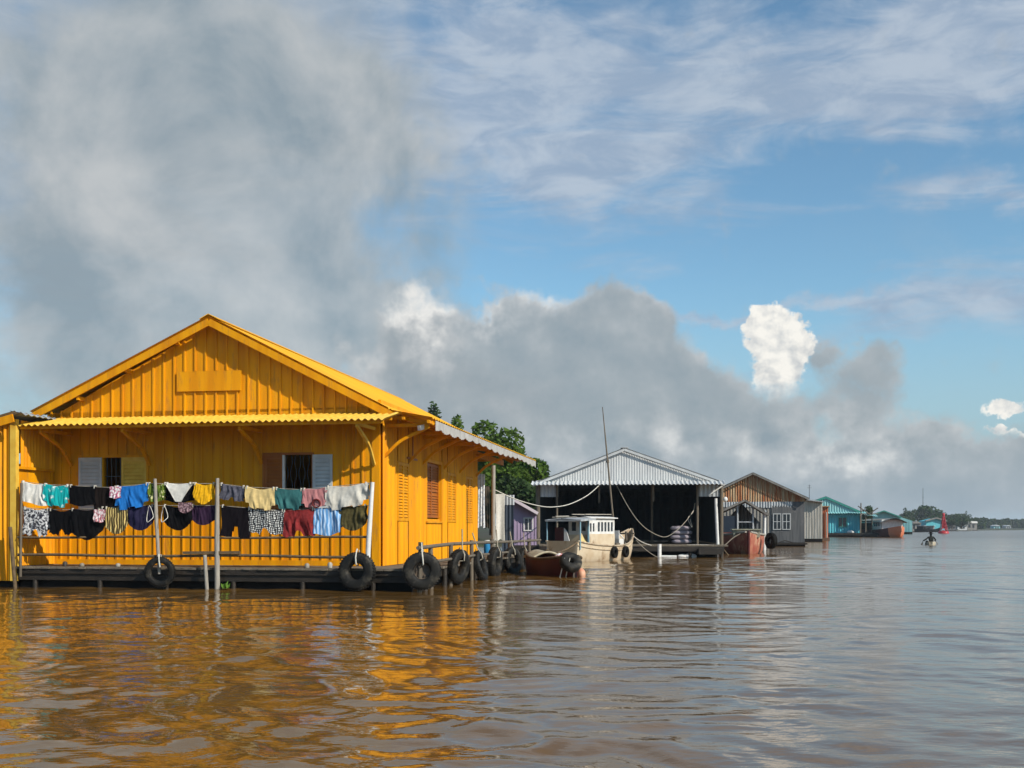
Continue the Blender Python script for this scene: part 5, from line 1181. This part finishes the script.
# trees on the far bank
protos=[]
def far_tree(label,px,py,Y,wpx,proto,z0=.8):
    W=wpx/F*Y; H=PZ(py,Y)-z0
    if proto>=len(protos):
        m=M['leaf2']; t=tree(label,(0,0,0),10.,10.,1500,.5,m,100+proto,trunk=.18,group='trees on the far bank',lobes=18); protos.append((t,list(t.children))); src=t; new=t
    else:
        src,ch=protos[proto]; new=src.copy(); COL.objects.link(new)
        for c in ch: d=c.copy(); COL.objects.link(d); d.parent=new
    new.location=(PX(px,Y),Y,z0); new.scale=(W/10,W/10,H/10); new.rotation_euler=(0,0,random.uniform(0,6.28)); new['label']=label
    return new
FT=[('small round tree right of the turquoise gable',868,502,170,13,0),('narrow tree above the canopy boat',897,519,300,12,1),
 ('leftmost of the far tall trees',905,507.5,420,13,2),('slim far tree second from the left of the tall group',911,510,425,11,3),
 ('tallest far tree, broad dark crown below the mast',928,502,430,26,0),('far tree on the left shoulder of the tallest crown',920,505,440,18,1),
 ('far tree on the right shoulder of the tallest crown',937,509,450,16,2),('far tree directly behind the red buoy',947,512,455,16,3),
 ('far tree just right of the red buoy',955,511.5,470,16,0),('far tree over the low brown roof',962,513,480,15,1),('far tree above the white roofed building',969,514,490,14,2),
 ('last tall far tree before the treeline drops',975,518,500,12,3),('far tree left of the buoy, low dark crown',934,515,400,22,1),('low dark far tree under the leftmost tall trees',908,517,380,18,2),
 ('low far tree behind the second turquoise house',890,520,260,12,3),('short far tree just behind the buoy',952,517,400,18,0),('short far tree beside the white roof',962,518,410,16,3),
 ('pointed far tree left of the buoy mast',941,509,445,7,1),('thin pointed far tree near the treeline drop',966,510.5,486,7,2)]
for f in FT: far_tree(*f)
# the distant continuous wood
def wood(name,seed,x0,x1,Y0,Y1,py0,py1,n,ls):
    rg=np.random.RandomState(seed); V=[]
    C=[]
    k=int((x1-x0)/3.0)
    for i in range(k):
        px=x0+(x1-x0)*(i+rg.rand())/k; f=(px-x0)/(x1-x0); Y=Y0+(Y1-Y0)*f+rg.uniform(0,30); top=PZ(py0+(py1-py0)*f+rg.uniform(-.8,1.6),Y); W=rg.uniform(4,9)/F*Y
        c=n//k; q=rg.normal(size=(c,3)); q/=np.linalg.norm(q,axis=1)[:,None]; q*=rg.uniform(.7,1.05,(c,1)); C.append(q*np.array([W/2,W/2,top*.55])+np.array([PX(px,Y),Y,top*.47]))
    C=np.concatenate(C); k=len(C); s=ls*rg.uniform(.5,1.3,k); nrm=rg.normal(size=(k,3)); nrm/=np.linalg.norm(nrm,axis=1)[:,None]
    a=np.cross(nrm,rg.normal(size=(k,3))); a/=np.linalg.norm(a,axis=1)[:,None]; b=np.cross(nrm,a)
    q=np.stack([C+a*s[:,None],C+b*s[:,None]*.7,C-a*s[:,None],C-b*s[:,None]*.7],1).reshape(-1,3)
    me=bpy.data.meshes.new(name); me.from_pydata([],[],[]); me.vertices.add(len(q)); me.vertices.foreach_set('co',q.ravel()); f=np.arange(len(q),dtype=np.int32)
    me.loops.add(len(f)); me.loops.foreach_set('vertex_index',f); me.polygons.add(k); me.polygons.foreach_set('loop_start',np.arange(0,len(f),4,dtype=np.int32)); me.update(calc_edges=True); me.materials.append(M['leaf2'])
    o=bpy.data.objects.new(name,me); COL.objects.link(o); tag(o,'distant low wood along the far shore, fading to blue-green','wood',kind='stuff')
wood('far_wood',5,976,1100,560,1000,519.,523.,26000,1.3)
wood('bank_shrubs',9,888,984,300,520,522.5,524.5,9000,.8)
bpy.data.objects['bank_shrubs']['label']='dense dark undergrowth along the water under the far trees'
def fbuild(label,px0,px1,py0,Y,m,roofm,cat='building',flat=True,name='riverside_building',z0=.2):
    x=PX(px0,Y); w=PX(px1,Y)-x; H=PZ(py0,Y); t=thing(name,label,cat,(x,Y,0),0,'small buildings on the far shore')
    rh=H*.22
    mb=MB(); mb.box(0,w,0,5,z0,H-rh); mb.build('wall',m,t)
    mb=MB(); mb.prism([(-.04*w,H-rh),(1.04*w,H-rh),(w*.96,H),(w*.04,H)] if flat else [(-.04*w,H-rh),(1.04*w,H-rh),(w*.5,H)],(0,-.5,0),(1,0,0),(0,0,1),(0,1,0),6); mb.build('roof',roofm,t)
    for i in range(2): MB().box(w*(.22+.36*i),w*(.40+.36*i),-.05,.02,z0+(H-rh-z0)*.35,z0+(H-rh-z0)*.8).build('window',M['glass'],t)
    MB().box(0,w,-.8,5,-.3,z0).build('float_hull',M['black'],t)
fbuild('low dark hut just right of the far turquoise houses',911,921,521,300,M['galv_dark'],M['galv_dark'],flat=False)
fbuild('distant low brown building right of the buoy',946,956,525.2,420,M['greywall'],M['galv_dark'],flat=False)
fbuild('distant pale low building left of the bright white roof',957.5,967,524.5,450,M['galv_white'],M['galv'])
fbuild('distant building with a broad bright white roof',966,977,521.2,470,M['galv_dark'],M['foam'])
fbuild('tiny grey building in the far treeline, left one',994,1000,524.8,600,M['turq_pale'],M['galv_white'],flat=False)
fbuild('tiny grey building in the far treeline, right one',1006,1011,525.0,640,M['galv'],M['galv_white'],flat=False)
for args in (('dark boat moored below the far low hut',911,921,300,'black'),('dark grey boat moored left of the small turquoise house',918,932,310,'galv_dark')):
    lab,p0,p1,Y,mm=args; t,Lq=boat_empty('moored_boat',lab,'boat',(PX(p0,Y),Y-3,0),(PX(p1,Y),Y-6,0)); mb,_,_=hull(Lq,1.6,.8,.7,.6,.2,deckz=.4,n=16); mb.build('hull',M['black'],t)
    mb=MB(); mb.box(-.6,.6,-Lq*.3,Lq*.15,.4,1.6); mb.build('cabin',M[mm],t); MB().box(-.75,.75,-Lq*.35,Lq*.2,1.6,1.75).build('cabin_roof',M['galv'],t)
ms=MB(); ms.tube([(0,0,0),(0,0,26)],[.35,.12],5); 
for z in range(3,24,3): ms.beam((-.5,0,z),(.5,0,z),.1,.1)
tag(ms.build('radio_mast',M['grille'],loc=(PX(923,600),600,PZ(510,600)-14)),'thin grey radio mast rising above the tallest far tree','mast')
# haze
if HAZE>0:
    me=MB().box(-3000,6500,-3000,6300,-1.5,24).build('haze',None); hm=bpy.data.materials.new('haze_air'); hm.use_nodes=True; nt=hm.node_tree; nt.nodes.clear(); pv=nt.nodes.new('ShaderNodeVolumePrincipled'); pv.inputs['Color'].default_value=(.85,.92,1,1); pv.inputs['Density'].default_value=HAZE; o_=nt.nodes.new('ShaderNodeOutputMaterial'); lk(nt,pv.outputs[0],o_.inputs['Volume'])
    me.data.materials.append(hm); tag(me,kind='stuff')
